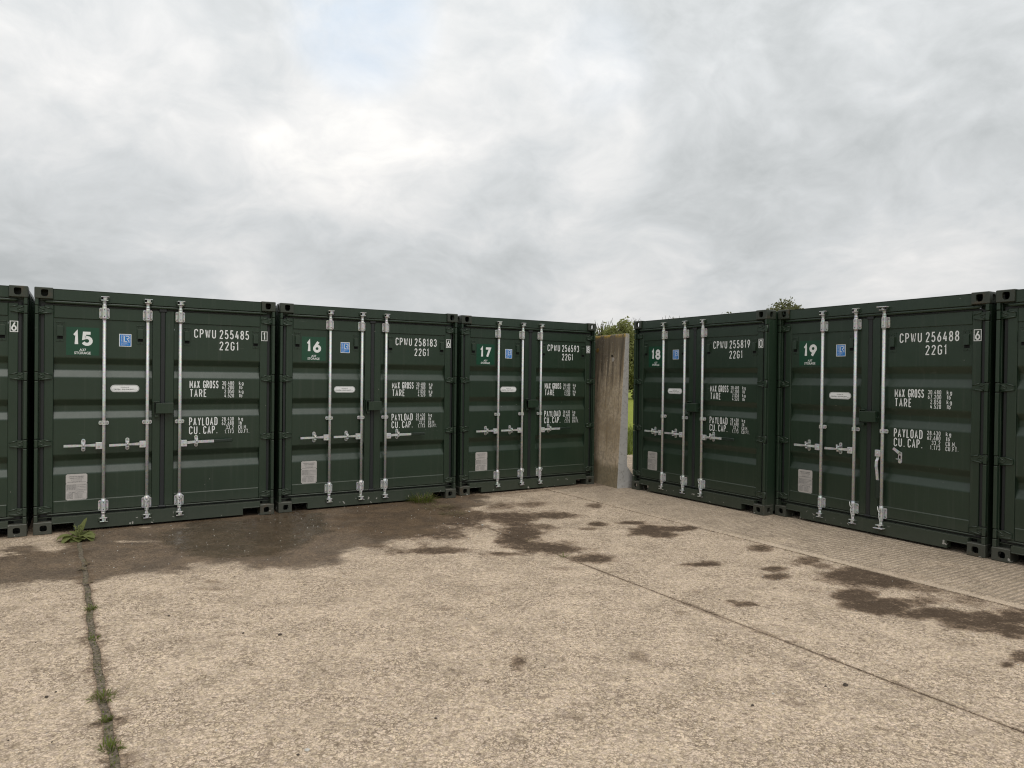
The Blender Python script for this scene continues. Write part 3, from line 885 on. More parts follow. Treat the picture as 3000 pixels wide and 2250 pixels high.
def font_fit(mb, body, x0, x1, z0, z1, y, m, bold=0.0, align='LEFT', space=1.0, keep=False):
    v, f = font_mesh(body, bold, align, space)
    lo, hi = v.min(0), v.max(0)
    kx, kz = (x1 - x0) / (hi[0] - lo[0]), (z1 - z0) / (hi[1] - lo[1])
    ix = mb.pts([(x0 + (a[0] - lo[0]) * kx, y, z0 + (a[1] - lo[1]) * kz) for a in v])
    for q in f:
        mb.face([ix[k] for k in q], m)


# ------------------------------------------------------------------ shipping container
CW, CH, CL = 2.438, 2.591, 6.058
YF, YP = 0.050, 0.061            # depth of door frame face and of door panel face behind the corner castings
HZ = (2.354, 1.659, 0.955, 0.252)
cont = empty('shipping_container')
G, GS = M['green'], M['green_low']


def hole_face(mb, rect, hole, place, m, rim=0.028):
    """a rectangle with an oval hole and a rim running inwards; place(u, v, d) gives the 3-D point"""
    u0, u1, v0, v1 = rect
    n = len(hole)
    outer = []
    cu, cv = sum(p[0] for p in hole) / n, sum(p[1] for p in hole) / n
    for hu, hv in hole:
        du, dv = hu - cu, hv - cv
        t = min([(u1 - cu) / du if du > 1e-6 else 9e9, (u0 - cu) / du if du < -1e-6 else 9e9, (v1 - cv) / dv if dv > 1e-6 else 9e9, (v0 - cv) / dv if dv < -1e-6 else 9e9])
        outer.append((cu + du * t, cv + dv * t))
    corners = [(u0, v0), (u1, v0), (u1, v1), (u0, v1)]
    io = mb.pts([place(a, b, 0) for a, b in outer])
    ii = mb.pts([place(a, b, 0) for a, b in hole])
    ib = mb.pts([place(a, b, rim) for a, b in hole])
    for k in range(n):
        j = (k + 1) % n
        ring = [io[k]]
        a, b = outer[k], outer[j]
        for c in corners:                                   # insert a rectangle corner between rays on different sides
            if abs(a[0] - b[0]) > 1e-6 and abs(a[1] - b[1]) > 1e-6 and min(a[0], b[0]) - 1e-6 <= c[0] <= max(a[0], b[0]) + 1e-6 and min(a[1], b[1]) - 1e-6 <= c[1] <= max(a[1], b[1]) + 1e-6:
                ring += mb.pts([place(c[0], c[1], 0)])
                break
        ring += [io[j], ii[j], ii[k]]
        mb.face(ring, m)
        mb.face([ii[k], ii[j], ib[j], ib[k]], m)


def oval(cx, cz, rx, rz, n=20, kind='oval'):
    out = []
    for k in range(n):
        a = 2 * math.pi * (k + 0.5) / n
        c, s = math.cos(a), math.sin(a)
        e = 0.62
        if kind == 'shield' and s > 0:
            e = 0.38
        out.append((cx + rx * math.copysign(abs(c) ** e, c), cz + rz * math.copysign(abs(s) ** (0.62 if kind == 'oval' else (0.38 if s > 0 else 0.9)), s)))
    return out


def casting(top):
    """left front corner casting, hollow with front and side apertures"""
    mb = MB()
    w_, d_, h_ = 0.162, 0.178, 0.118
    z0 = CH - h_ if top else 0.0
    z1 = z0 + h_ - (0.0 if top else -0.010)
    hz = (z0 + 0.060) if top else 0.064
    m = M['cast']
    kind = 'shield' if top else 'oval'
    c = 0.006                                              # chamfer between front and side faces
    hole_face(mb, (c, w_, z0 + c, z1 - c), oval(0.089, hz, 0.032, 0.037 if top else 0.033, kind=kind), lambda u, v, d: (u, d, v), m)
    hole_face(mb, (c, d_, z0 + c, z1 - c), oval(0.095, hz, 0.030, 0.036 if top else 0.033, kind=kind), lambda u, v, d: (d, u, v), m)
    F = lambda q: mb.quad(q, m)
    F([(0, c, z0 + c), (0, c, z1 - c), (c, 0, z1 - c), (c, 0, z0 + c)])
    for zz_, zc in ((z1, z1 - c), (z0, z0 + c)):
        F([(c, 0, zc), (w_, 0, zc), (w_, c, zz_), (c, c, zz_)])
        F([(0, c, zc), (c, c, zz_), (c, d_, zz_), (0, d_, zc)])
        F([(0, c, zc), (c, 0, zc), (c, c, zz_)] )
        F([(c, c, zz_), (w_, c, zz_), (w_, d_, zz_), (c, d_, zz_)])
    F([(w_, 0, z0 + c), (w_, 0, z1 - c), (w_, c, z1), (w_, d_, z1), (w_, d_, z0), (w_, c, z0)])
    F([(0, d_, z0 + c), (0, d_, z1 - c), (c, d_, z1), (w_, d_, z1), (w_, d_, z0), (c, d_, z0)])
    return mb


def flip_back(mb):
    o = MB()
    o.v = [(x, CL - y, z) for x, y, z in mb.v]
    o.f = [list(f)[::-1] for f in mb.f]
    o.m, o.s, o.mats = list(mb.m), list(mb.s), list(mb.mats)
    return o


for top in (True, False):
    a = casting(top)
    for q in (a, a.mirror(CW), flip_back(a), flip_back(a).mirror(CW)):
        q.obj('corner_casting', cont, fix=False)


def front_post():
    mb = MB()
    mb.box(0.004, 0.040, 0.050, 0.172, 0.1285, 2.4725, G, 0.003)
    mb.box(0.0405, 0.118, 0.104, 0.172, 0.1285, 2.4725, G)
    edges = [2.4725] + [e for z in HZ for e in (z + 0.050, z - 0.050)] + [0.1285]
    for hi, lo in zip(edges[0::2], edges[1::2]):
        mb.box(0.005, 0.037, 0.006, 0.0495, lo, hi, G, 0.004)
    for z in HZ:                                            # pin lug plates behind the blades
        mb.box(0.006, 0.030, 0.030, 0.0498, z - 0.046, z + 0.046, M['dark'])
    return mb


pf = front_post()
pf.obj('corner_post', cont)
pf.mirror(CW).obj('corner_post', cont)
pb = MB()
pb.box(0.004, 0.10, CL - 0.10, CL - 0.004, 0.1285, 2.4725, G, 0.004)
pb.obj('corner_post', cont)
pb.mirror(CW).obj('corner_post', cont)

# header with its rounded gutter, and the sill with fork pockets
hd = MB()
hd.box(0.1625, CW - 0.1625, 0.020, 0.105, 2.4645, 2.580, G, 0.004)
hd.box(0.1625, CW - 0.1625, 0.018, 0.060, 2.5800, 2.5835, G)
hd.box(0.045, CW - 0.045, 0.055, 0.110, 2.462, 2.4725, G)
hd.obj('header_rail', cont)
gu = MB()
xs = [0.085, 0.105, 0.13, CW - 0.13, CW - 0.105, CW - 0.085]
rad = [0.004, 0.013, 0.0165, 0.0165, 0.013, 0.004]
gu.tube([(x, 0.040, 2.447) for x in xs], rad, G, 14)
gu.obj('door_gutter', cont)

sl = MB()
notch = [(0.1625, 0.1635), (0.1625, 0.098), (0.353, 0.098), (0.360, 0.092), (0.360, 0.024), (CW - 0.360, 0.024), (CW - 0.360, 0.092), (CW - 0.353, 0.098), (CW - 0.1625, 0.098), (CW - 0.1625, 0.1635)]
A = sl.pts([(x, 0.012, z) for x, z in notch])
B = sl.pts([(x, 0.100, z) for x, z in notch])
sl.face([A[0], A[1], A[2], A[7], A[8], A[9]], GS)
sl.face([A[2], A[3], A[4], A[5], A[6], A[7]], GS)
for k in range(len(notch)):
    j = (k + 1) % len(notch)
    sl.face([A[k], A[j], B[j], B[k]], GS)
sl.face([B[9], B[8], B[7], B[2], B[1], B[0]], GS)
sl.face([B[7], B[6], B[5], B[4], B[3], B[2]], GS)
for x0 in (0.166, CW - 0.366):
    sl.box(x0, x0 + 0.200, 0.004, 0.0118, 0.0985, 0.108, GS, 0.002)
sl.box(0.045, CW - 0.045, 0.060, 0.110, 0.1640, 0.172, GS)
sl.obj('door_sill', cont)

# body behind the doors
sw = MB()
prof, y, out = [], 0.172, True
while y < CL - 0.20:
    for dy, dx in ((0.0, 0.006), (0.072, 0.006), (0.140, 0.042), (0.210, 0.042)):
        prof.append((y + dy, dx))
    y += 0.278
prof.append((CL - 0.100, 0.006))
A = sw.pts([(dx, yy, 0.13) for yy, dx in prof])
B = sw.pts([(dx, yy, 2.535) for yy, dx in prof])
for k in range(len(prof) - 1):
    sw.face([A[k], A[k + 1], B[k + 1], B[k]], G)
sw.obj('side_wall', cont)
sw.mirror(CW).obj('side_wall', cont)
for nm, z0, z1, y0, y1 in (('top_side_rail', 2.5355, 2.578, 0.1785, CL - 0.1785), ('bottom_side_rail', 0.045, 0.1295, 0.1785, CL - 0.1785)):
    rl = MB()
    rl.box(0.005, 0.060, y0, y1, z0, z1, G, 0.003)
    rl.obj(nm, cont)
    rl.mirror(CW).obj(nm, cont)
ew = MB()
ew.box(0.1005, CW - 0.1005, CL - 0.06, CL - 0.012, 0.13, 2.53, G)
ew.obj('end_wall', cont)
rf = MB()
xs = np.linspace(0.061, CW - 0.061, 3)
yy = 0.18
while yy < CL - 0.45:
    rf.box(0.061, CW - 0.061, yy, yy + 0.10, 2.560, 2.566, G)
    rf.box(0.061, CW - 0.061, yy + 0.10, yy + 0.20, 2.548, 2.554, G)
    yy += 0.20
rf.obj('roof', cont)
fl = MB()
fl.box(0.061, CW - 0.061, 0.12, CL - 0.07, 0.135, 0.165, M['ply'])
fl.obj('floor', cont)

# doors ------------------------------------------------------------
RIB = ((1.862, 1.795, 1.731, 1.652), (1.414, 1.350, 1.285, 1.208), (0.823, 0.760, 0.694, 0.613))
DEPTH = 0.037


def bend(profile, r=0.010):
    """round the bends of an open (z, y) profile"""
    out = [profile[0]]
    for a, b, c in zip(profile, profile[1:], profile[2:]):
        a, b, c = Vector(a), Vector(b), Vector(c)
        p, q = b + (a - b).normalized() * r, b + (c - b).normalized() * r
        for t in (0, .33, .67, 1):
            out.append(tuple(p * (1 - t) ** 2 + b * 2 * t * (1 - t) + q * t * t))
    out.append(profile[-1])
    return out


def door(x0, x1, pa, pz):
    """x0..x1 outer edges, pa..pz the corrugated panel between the stiles"""
    mb = MB()
    z0, z1, pb_, pt = 0.205, 2.414, 0.335, 2.280
    yb = 0.100
    mb.box(x0, pa, YF, yb, z0, z1, G, 0.005)
    mb.box(pz, x1, YF, yb, z0, z1, G, 0.004)
    mb.box(pa + 0.0004, pz - 0.0004, YF, yb, pt, z1, G, 0.006)
    mb.box(pa + 0.0004, pz - 0.0004, YF, yb, z0, pb_, G, 0.0085)
    prof = [(pt + 0.002, YP)]
    for a, b, c, d in RIB:
        prof += [(a, YP), (b, YP + DEPTH), (c, YP + DEPTH), (d, YP)]
    prof.append((pb_ - 0.002, YP))
    prof = bend(prof)
    e = 0.002
    A = mb.pts([(pa + e, yv, zv) for zv, yv in prof])
    B = mb.pts([(pz - e, yv, zv) for zv, yv in prof])
    for k in range(len(prof) - 1):
        mb.face([A[k], B[k], B[k + 1], A[k + 1]], G)
    for a, b, c, d in RIB:                                  # closed rib ends
        for x in (pa + e + 0.001, pz - e - 0.001):
            mb.quad([(x, YP, a), (x, YP + DEPTH, b), (x, YP + DEPTH, c), (x, YP, d)], G)
    return mb


dl = door(0.086, 1.184, 0.169, 1.103).obj('door', cont)
dr = door(1.230, CW - 0.086, 1.323, 2.268).obj('door', cont)
dl['label'] = 'left door with three small plates and two locking bars'
dr['label'] = 'right door with white stencilled lettering and one locking bar'

# rubber seals: centre strip with flared ends, and strips round the doors
gk = MB()
gk.box(1.1835, 1.2305, 0.043, 0.095, 0.190, 2.425, M['rubber'], 0.006)
gk.box(1.166, 1.248, 0.036, 0.060, 2.395, 2.438, M['rubber'], 0.008)
gk.box(1.166, 1.248, 0.036, 0.060, 0.180, 0.208, M['rubber'], 0.008)
gk.box(0.060, CW - 0.060, 0.062, 0.1035, 2.4145, 2.430, M['rubber'])
gk.box(0.060, CW - 0.060, 0.062, 0.1035, 0.178, 0.2045, M['rubber'])
gk.box(0.058, 0.0855, 0.062, 0.1035, 0.178, 2.430, M['rubber'])
gk.box(CW - 0.0855, CW - 0.058, 0.062, 0.1035, 0.178, 2.430, M['rubber'])
gk.obj('door_gasket', cont)
lipm = MB()
lipm.tube([(x, 0.052, 0.196) for x in (0.10, 0.13, CW - 0.13, CW - 0.10)], [0.002, 0.008, 0.008, 0.002], G, 8)
lipm.obj('door_drip_lip', cont)


def hinge():
    """blade pointing to +x from a barrel at the post, centred on z = 0"""
    mb = MB()
    mb.tube([(0.020, 0.028, -0.043), (0.020, 0.028, 0.043)], 0.0175, G, 12)
    mb.box(0.006, 0.036, 0.008, 0.030, -0.042, 0.042, G, 0.004)
    poly = [(0.034, -0.040), (0.085, -0.038), (0.158, -0.024), (0.158, 0.018), (0.092, 0.041), (0.034, 0.036)]
    mb.prism(poly, 1, 0.036, 0.0495, G)
    for a, b in (((0.088, 0.036), (0.157, 0.016)), ((0.052, -0.035), (0.150, -0.022))):
        mb.tube([(a[0], 0.036, a[1]), (b[0], 0.037, b[1])], [0.0090, 0.0065], G, 6)
    for s in (-1, 1):
        mb.tube([(0.036, 0.035, 0.030 * s), (0.092, 0.036, 0.001 * s)], 0.0060, G, 6)
    return mb


hm = hinge()
hme = hm.mesh('hinge')
hmr = hm.mirror(CW).mesh('hinge')
for z in HZ:
    for me_, par in ((hme, dl), (hmr, dr)):
        o = bpy.data.objects.new('hinge', me_)
        COL.objects.link(o)
        o.parent = par
        o.location = (0, 0, z)


def vent():
    mb = MB()
    y = YP
    mb.box(-0.0355, 0.0355, y - 0.004, y - 0.0002, -0.105, 0.105, G, 0.002)
    mb.box(-0.0375, 0.0375, y - 0.010, y - 0.0042, 0.093, 0.105, G, 0.002)
    hood = [(y - 0.0042, 0.062), (y - 0.024, 0.054), (y - 0.026, -0.045), (y - 0.0042, -0.045)]
    mb.prism(hood, 0, -0.026, 0.026, G)
    mb.box(-0.026, 0.026, y - 0.0050, y - 0.0042, -0.078, -0.0455, M['dark'])  # vent mouth below the hood: its shade painted as a black panel
    for sx in (-0.018, 0.018):
        mb.tube([(sx, y - 0.010, 0.079), (sx, y - 0.004, 0.079)], [0.003, 0.0055], G, 8)
    mb.tube([(0, y - 0.010, -0.092), (0, y - 0.004, -0.092)], [0.003, 0.006], G, 8)
    return mb


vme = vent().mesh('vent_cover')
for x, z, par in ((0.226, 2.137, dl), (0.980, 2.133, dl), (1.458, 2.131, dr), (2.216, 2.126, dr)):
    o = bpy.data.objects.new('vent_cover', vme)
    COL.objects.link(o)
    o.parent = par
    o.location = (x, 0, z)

# locking gear ------------------------------------------------------
GV, BO = M['galv'], M['bolt']
RY = 0.016                                                 # depth of the bar axes
BARS = (0.632, 1.052, 1.384)


def guide(h):
    mb = MB()
    c = 0.010
    hw, hh = 0.048, h / 2
    poly = [(-hw + c, -hh), (hw - c, -hh), (hw, -hh + c), (hw, hh - c), (hw - c, hh), (-hw + c, hh), (-hw, hh - c), (-hw, -hh + c)]
    mb.prism(poly, 1, YF - 0.0085, YF - 0.0005, GV)
    ch = [(-0.024, YF - 0.0088), (-0.021, 0.000), (-0.014, -0.007), (0.014, -0.007), (0.021, 0.000), (0.024, YF - 0.0088)]
    mb.prism(ch, 2, -hh + 0.001, hh - 0.001, GV)
    if h > 0.08:
        for sx in (-0.036, 0.036):
            for sz in (-0.038, 0.038):
                mb.tube([(sx, YF - 0.018, sz), (sx, YF - 0.0085, sz)], [0.0060, 0.0075], BO, 8)
            mb.box(sx - 0.004 - 0.006 * (1 if sx > 0 else -1), sx + 0.004 - 0.006 * (1 if sx > 0 else -1), YF - 0.015, YF - 0.0087, -0.030, 0.030, GV, 0.003)
        for sz in (-0.036, 0.036):
            mb.tube([(0, -0.0085, sz), (0, -0.0068, sz)], 0.0050, M['dark'], 8)
    else:
        for sx in (-0.036, 0.036):
            mb.tube([(sx, YF - 0.017, 0), (sx, YF - 0.0085, 0)], [0.0055, 0.007], BO, 8)
        mb.tube([(0, -0.0085, 0), (0, -0.0068, 0)], 0.0045, M['dark'], 8)
    return mb


def cam_lock(up, turned=False):
    """forged cam on the bar end with its keeper; z = 0 at the inner collar, pointing up or down"""
    s = 1 if up else -1
    mb = MB()

    def b(x0, x1, y0, y1, z0, z1, m, bev=0.0):
        z0, z1 = sorted((z0 * s, z1 * s))
        mb.box(x0, x1, y0, y1, z0, z1, m, bev)
    mb.tube([(0, RY, 0), (0, RY, 0.012 * s), (0, RY, 0.016 * s), (0, RY, 0.040 * s), (0, RY, 0.044 * s), (0, RY, 0.060 * s)], [0.021, 0.021, 0.0165, 0.0165, 0.020, 0.018], GV, 14)
    if not turned:
        b(-0.033, 0.034, -0.014, 0.030, 0.060, 0.070, GV, 0.002)
        b(-0.012, 0.016, -0.012, 0.030, 0.0702, 0.098, GV, 0.003)
        b(-0.034, 0.012, -0.016, 0.030, 0.098, 0.106, GV, 0.002)
        b(0.006, 0.046, -0.006, 0.030, 0.1005, 0.1075, GV, 0.002)
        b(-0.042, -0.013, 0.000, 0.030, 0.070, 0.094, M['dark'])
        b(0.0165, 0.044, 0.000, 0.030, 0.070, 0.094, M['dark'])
        b(0.016, 0.024, -0.018, 0.010, 0.072, 0.097, GV, 0.002)
    else:
        b(-0.030, 0.030, -0.045, 0.026, 0.058, 0.066, GV, 0.002)
        b(-0.010, 0.010, -0.028, 0.024, 0.066, 0.090, GV, 0.003)
        b(-0.052, 0.052, -0.055, 0.024, 0.090, 0.099, GV, 0.003)
    return mb


def keeper(up):
    s = 1 if up else -1
    mb = MB()
    zb = 0.066 * s
    for sx in (-1, 1):
        x0, x1 = sorted((sx * 0.030, sx * 0.046))
        z0, z1 = sorted((0.062 * s, 0.096 * s))
        mb.box(x0, x1, -0.010, 0.0150 if up else 0.0070, z0, z1, G, 0.003)
    z0, z1 = sorted((0.060 * s, 0.100 * s))
    mb.box(-0.052, 0.052, 0.0140 if up else 0.0060, 0.0198 if up else 0.0118, z0, z1, G, 0.002)
    return mb


def handle_catch():
    mb = MB()
    pts_ = arc(0, 0.048, 0.019, 0.019, 0, 180, 8) + arc(0, -0.048, 0.019, 0.019, 180, 360, 8)
    mb.prism(pts_, 1, YP - 0.009, YP - 0.0003, GV)
    for sz in (-0.050, 0.050):
        mb.tube([(0, YP - 0.019, sz), (0, YP - 0.009, sz)], [0.0070, 0.0085], BO, 10)
    mb.box(-0.016, 0.016, -0.010, YP - 0.009, 0.012, 0.030, GV, 0.003)
    mb.box(-0.014, 0.014, -0.008, YP - 0.009, -0.036, -0.017, GV, 0.003)
    mb.tube([(0, -0.018, 0.014), (0, -0.018, -0.012)], [0.009, 0.006], GV, 8)
    mb.box(-0.022, -0.013, -0.004, 0.020, 0.022, 0.044, GV, 0.002)
    return mb


def hub(side):
    mb = MB()
    x0, x1 = sorted((side * 0.0165, side * 0.075))
    mb.box(x0, x1, 0.000, 0.007, -0.036, 0.036, GV, 0.002)
    mb.box(x0, x1, 0.026, 0.033, -0.036, 0.036, GV, 0.002)
    mb.tube([(side * 0.046, -0.008, 0), (side * 0.046, 0.036, 0)], 0.0095, GV, 10)
    xs0, xs1 = sorted((side * 0.012, side * 0.022))
    mb.box(xs0, xs1, 0.002, 0.031, -0.034, 0.034, GV)
    return mb


def bar_arm(pts_, h=0.024, th=0.010):
    """flat bar swept through (x, y, z, height) points"""
    mb = MB()
    rings = []
    for x, y, z, hh in pts_:
        rings.append(mb.pts([(x, y - th / 2, z - hh / 2), (x, y + th / 2, z - hh / 2), (x, y + th / 2, z + hh / 2), (x, y - th / 2, z + hh / 2)]))
    for a, b in zip(rings, rings[1:]):
        for k in range(4):
            mb.face([a[k], a[(k + 1) % 4], b[(k + 1) % 4], b[k]], GV)
    mb.face(rings[0][::-1], GV)
    mb.face(rings[-1], GV)
    return mb


meshes = {}


def part(name, key, maker, parent, loc=(0, 0, 0)):
    if key not in meshes:
        meshes[key] = maker().mesh(name)
    o = bpy.data.objects.new(name, meshes[key])
    COL.objects.link(o)
    o.parent = parent
    o.location = loc
    return o


def rod():
    mb = MB()
    mb.tube([(0, RY, 0.20), (0, RY, 2.41)], 0.0165, GV, 14)
    for z0, z1 in ((2.278, 2.424), (0.175, 0.336)):
        mb.tube([(0, RY, z0), (0, RY, z1)], 0.0208, GV, 14)
    return mb


def seal_loop():
    mb = MB()
    mb.tube([(-0.026, -0.010, 0.330), (-0.024, -0.012, 0.300), (-0.012, -0.014, 0.275), (0.002, -0.013, 0.262), (0.016, -0.014, 0.285), (0.026, -0.012, 0.318), (0.018, -0.012, 0.330)], 0.0042, M['rope'], 6)
    mb.tube([(-0.006, -0.013, 0.268), (-0.012, -0.014, 0.235), (-0.006, -0.012, 0.205), (0.002, -0.010, 0.160), (-0.004, -0.006, 0.120)], 0.0038, M['rope'], 6)
    return mb


bars = []
for i, x in enumerate(BARS):
    b_ = part('locking_bar', 'rod', rod, cont, (x, 0, 0))
    bars.append(b_)
    part('bar_guide', 'g1', lambda: guide(0.116), b_, (0, 0, 2.352))
    part('bar_guide', 'g2', lambda: guide(0.044), b_, (0, 0, 1.159))
    part('bar_guide', 'g1', lambda: guide(0.116), b_, (0, 0, 0.256))
    part('cam_lock', 'ct', lambda: cam_lock(True), b_, (0, 0, 2.425))
    part('cam_lock', 'cb', lambda: cam_lock(False), b_, (0, 0, 0.190))
    part('cam_keeper', 'kt', lambda: keeper(True), cont, (x, 0, 2.425))
    part('cam_keeper', 'kb', lambda: keeper(False), cont, (x, 0, 0.190))
    if i > 0:
        part('seal_wire', 'seal', seal_loop, b_)
ZH = 0.917
for i, x in enumerate(BARS[:2]):
    part('handle_hub', 'hubl', lambda: hub(-1), bars[i], (0, 0, ZH - 0.004))
    part('handle', 'arm1', lambda: bar_arm([(-0.030, 0.0165, 0.002, 0.032), (-0.085, 0.0150, 0.002, 0.030), (-0.120, 0.010, 0.002, 0.026), (-0.165, -0.006, 0.003, 0.020), (-0.215, -0.006, 0.002, 0.020), (-0.270, 0.006, 0.000, 0.026), (-0.368, 0.010, -0.001, 0.026)]), bars[i], (0, 0, ZH))
    part('handle_catch', 'catch', handle_catch, dl, ((0.443, 0.860)[i], 0, 0.921))
h_hub = part('handle_hub', 'hubr', lambda: hub(1), bars[2], (0, 0, ZH - 0.010))
h_arm = part('handle', 'arm3', lambda: bar_arm([(0.030, 0.0165, -0.006, 0.030), (0.075, 0.0160, -0.006, 0.030), (0.110, 0.006, -0.002, 0.030), (0.160, -0.004, 0.001, 0.028), (0.200, -0.004, 0.001, 0.030), (0.366, 0.004, 0.000, 0.030)]), bars[2], (0, 0, ZH))


def grip():
    mb = MB()
    mb.box(0.362, 0.567, -0.005, 0.014, -0.018, 0.018, M['grip'], 0.005)
    return mb


h_grip = part('handle_grip', 'grip', grip, bars[2], (0, 0, ZH))
h_catch = part('handle_catch', 'catch', handle_catch, dr, (1.561, 0, 0.927))


def lock_box():
    mb = MB()
    mb.box(1.135, 1.315, -0.026, -0.021, 1.254, 1.366, G, 0.002)
    mb.box(1.135, 1.315, -0.0208, 0.0425, 1.361, 1.366, G)
    mb.box(1.200, 1.312, -0.012, 0.035, 1.3665, 1.3725, G, 0.002)
    mb.box(1.310, 1.315, -0.0208, 0.0425, 1.254, 1.3605, G)
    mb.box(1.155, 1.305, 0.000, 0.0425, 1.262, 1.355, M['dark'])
    hook = arc(1.330, 1.312, 0.012, 0.014, 200, 380, 8)
    mb.tube([(x, 0.010, z) for x, z in hook], 0.0035, G, 6)
    return mb


lb = lock_box().obj('lock_box', cont)
br = MB()
br.box(1.112, 1.118, 0.004, 0.0425, 1.240, 1.390, G, 0.002)
br.box(1.1185, 1.174, 0.004, 0.0425, 1.384, 1.390, G, 0.002)
br.box(1.125, 1.168, 0.010, 0.0425, 1.208, 1.236, G, 0.003)
br.obj('lock_box_bracket', lb)

# plates and stickers on the left door -----------------------------
YD = YP - 0.0015


def decal_poly(mb, pts_, y, m):
    mb.face(mb.pts([(x, y, z) for x, z in pts_]), m)


def rrect(x0, x1, z0, z1, r, n=5):
    return arc(x1 - r, z1 - r, r, r, 0, 90, n) + arc(x0 + r, z1 - r, r, r, 90, 180, n) + arc(x0 + r, z0 + r, r, r, 180, 270, n) + arc(x1 - r, z0 + r, r, r, 270, 360, n)


st = MB()
st.box(0.774, 0.893, YP - 0.0016, YP - 0.0004, 1.998, 2.136, M['white'])
st.box(0.7805, 0.8865, YP - 0.0022, YP - 0.0017, 2.0045, 2.1295, M['blue'])
cert = st.obj('certification_sticker', cont)
lt = MB()
y = YP - 0.0026
for x0, x1, z0, z1 in ((0.8165, 0.8775, 2.1190, 2.1212), (0.8165, 0.8775, 2.0450, 2.0472), (0.8143, 0.8165, 2.0450, 2.1212), (0.8775, 0.8797, 2.0450, 2.1212)):
    lt.quad([(x0, y, z0), (x1, y, z0), (x1, y, z1), (x0, y, z1)], M['white'])
stroke(lt, [(0.826, 2.113), (0.826, 2.055), (0.850, 2.055)], False, 0.0065, y - 0.0002, M['white'])
stroke(lt, [(0.838, 2.112)] + arc(0.858, 2.098, 0.012, 0.014, 90, -90, 6) + [(0.846, 2.084)], False, 0.0065, y - 0.0003, M['white'])
stroke(lt, [(0.852, 2.083), (0.870, 2.053)], False, 0.0065, y - 0.0004, M['white'])
v_, f_ = font_mesh('CERTIFIED', 0.0)
lo_, hi_ = v_.min(0), v_.max(0)
k_ = 0.074 / (hi_[0] - lo_[0])
ix_ = lt.pts([(0.8045 - (p[1] - lo_[1]) * 0.012 / (hi_[1] - lo_[1]), y, 2.0465 + (p[0] - lo_[0]) * k_) for p in v_])
for q in f_:
    lt.face([ix_[k] for k in q], M['white'])
for tx, z0, x1 in (('CONTAINERS', 2.0325, 0.850), ('CERTIFICATION', 2.0215, 0.864), ('SCHEME', 2.0105, 0.835)):
    font_fit(lt, tx, 0.790, x1, z0, z0 + 0.0070, y, M['white'], 0.0)
lt.obj('lettering', cert, fix=False)

ov = MB()
ov.prism(rrect(0.694, 0.973, 1.494, 1.573, 0.039, 8), 1, YP - 0.0018, YP - 0.0003, M['white'])
oval_l = ov.obj('repair_label', cont)
lt = MB()
inner, outer = rrect(0.701, 0.966, 1.501, 1.566, 0.032, 8), rrect(0.6985, 0.9685, 1.4985, 1.5685, 0.0345, 8)
ii, io = lt.pts([(x, YP - 0.0022, z) for x, z in inner]), lt.pts([(x, YP - 0.0022, z) for x, z in outer])
for k in range(len(ii)):
    lt.face([ii[k], ii[(k + 1) % len(ii)], io[(k + 1) % len(ii)], io[k]], M['ink'])
font_fit(lt, 'FOR REPAIR USE', 0.793, 0.873, 1.541, 1.551, YP - 0.0022, M['ink'], 0.01)
font_fit(lt, 'CORTEN', 0.714, 0.788, 1.513, 1.530, YP - 0.0022, M['ink'], 0.02)
font_fit(lt, 'or', 0.792, 0.801, 1.513, 1.521, YP - 0.0022, M['ink'], 0.0)
font_fit(lt, 'EQUIVALENT', 0.806, 0.920, 1.513, 1.530, YP - 0.0022, M['ink'], 0.02)
font_fit(lt, 'ONLY', 0.924, 0.948, 1.513, 1.521, YP - 0.0022, M['ink'], 0.0)
lt.obj('lettering', oval_l, fix=False)

dp = MB()
x0, x1, z0, z1 = 0.285, 0.482, 0.330, 0.613
n_ = 0.012
poly = [(x0 + n_, z0), (x1 - n_, z0), (x1 - n_, z0 + n_ * .7), (x1, z0 + n_ * 1.2), (x1, 0.505), (x1 - n_ * .7, 0.512), (x1, 0.519), (x1, z1 - n_), (x1 - n_, z1), (x0 + n_, z1), (x0, z1 - n_), (x0, 0.519), (x0 + n_ * .7, 0.512), (x0, 0.505), (x0, z0 + n_ * 1.2), (x0 + n_, z0 + n_ * .7)]
dp.prism(poly, 1, YP - 0.003, YP - 0.0006, M['plate'])
dplate = dp.obj('data_plate', cont)
lt = MB()
yy = YP - 0.0036
font_fit(lt, 'APPROVED FOR TRANSPORT', 0.312, 0.455, 0.580, 0.590, yy, M['ink'], 0.01)
font_fit(lt, 'UNDER CUSTOMS SEAL', 0.320, 0.448, 0.563, 0.573, yy, M['ink'], 0.01)
font_fit(lt, 'CSC SAFETY APPROVAL', 0.312, 0.452, 0.412, 0.422, yy, M['ink'], 0.01)


def frame(x0, x1, z0, z1, t=0.0012):
    for q in ((x0, x1, z0, z0 + t), (x0, x1, z1 - t, z1), (x0, x0 + t, z0 + t, z1 - t), (x1 - t, x1, z0 + t, z1 - t)):
        lt.quad([(q[0], yy, q[2]), (q[1], yy, q[2]), (q[1], yy, q[3]), (q[0], yy, q[3])], M['ink'])


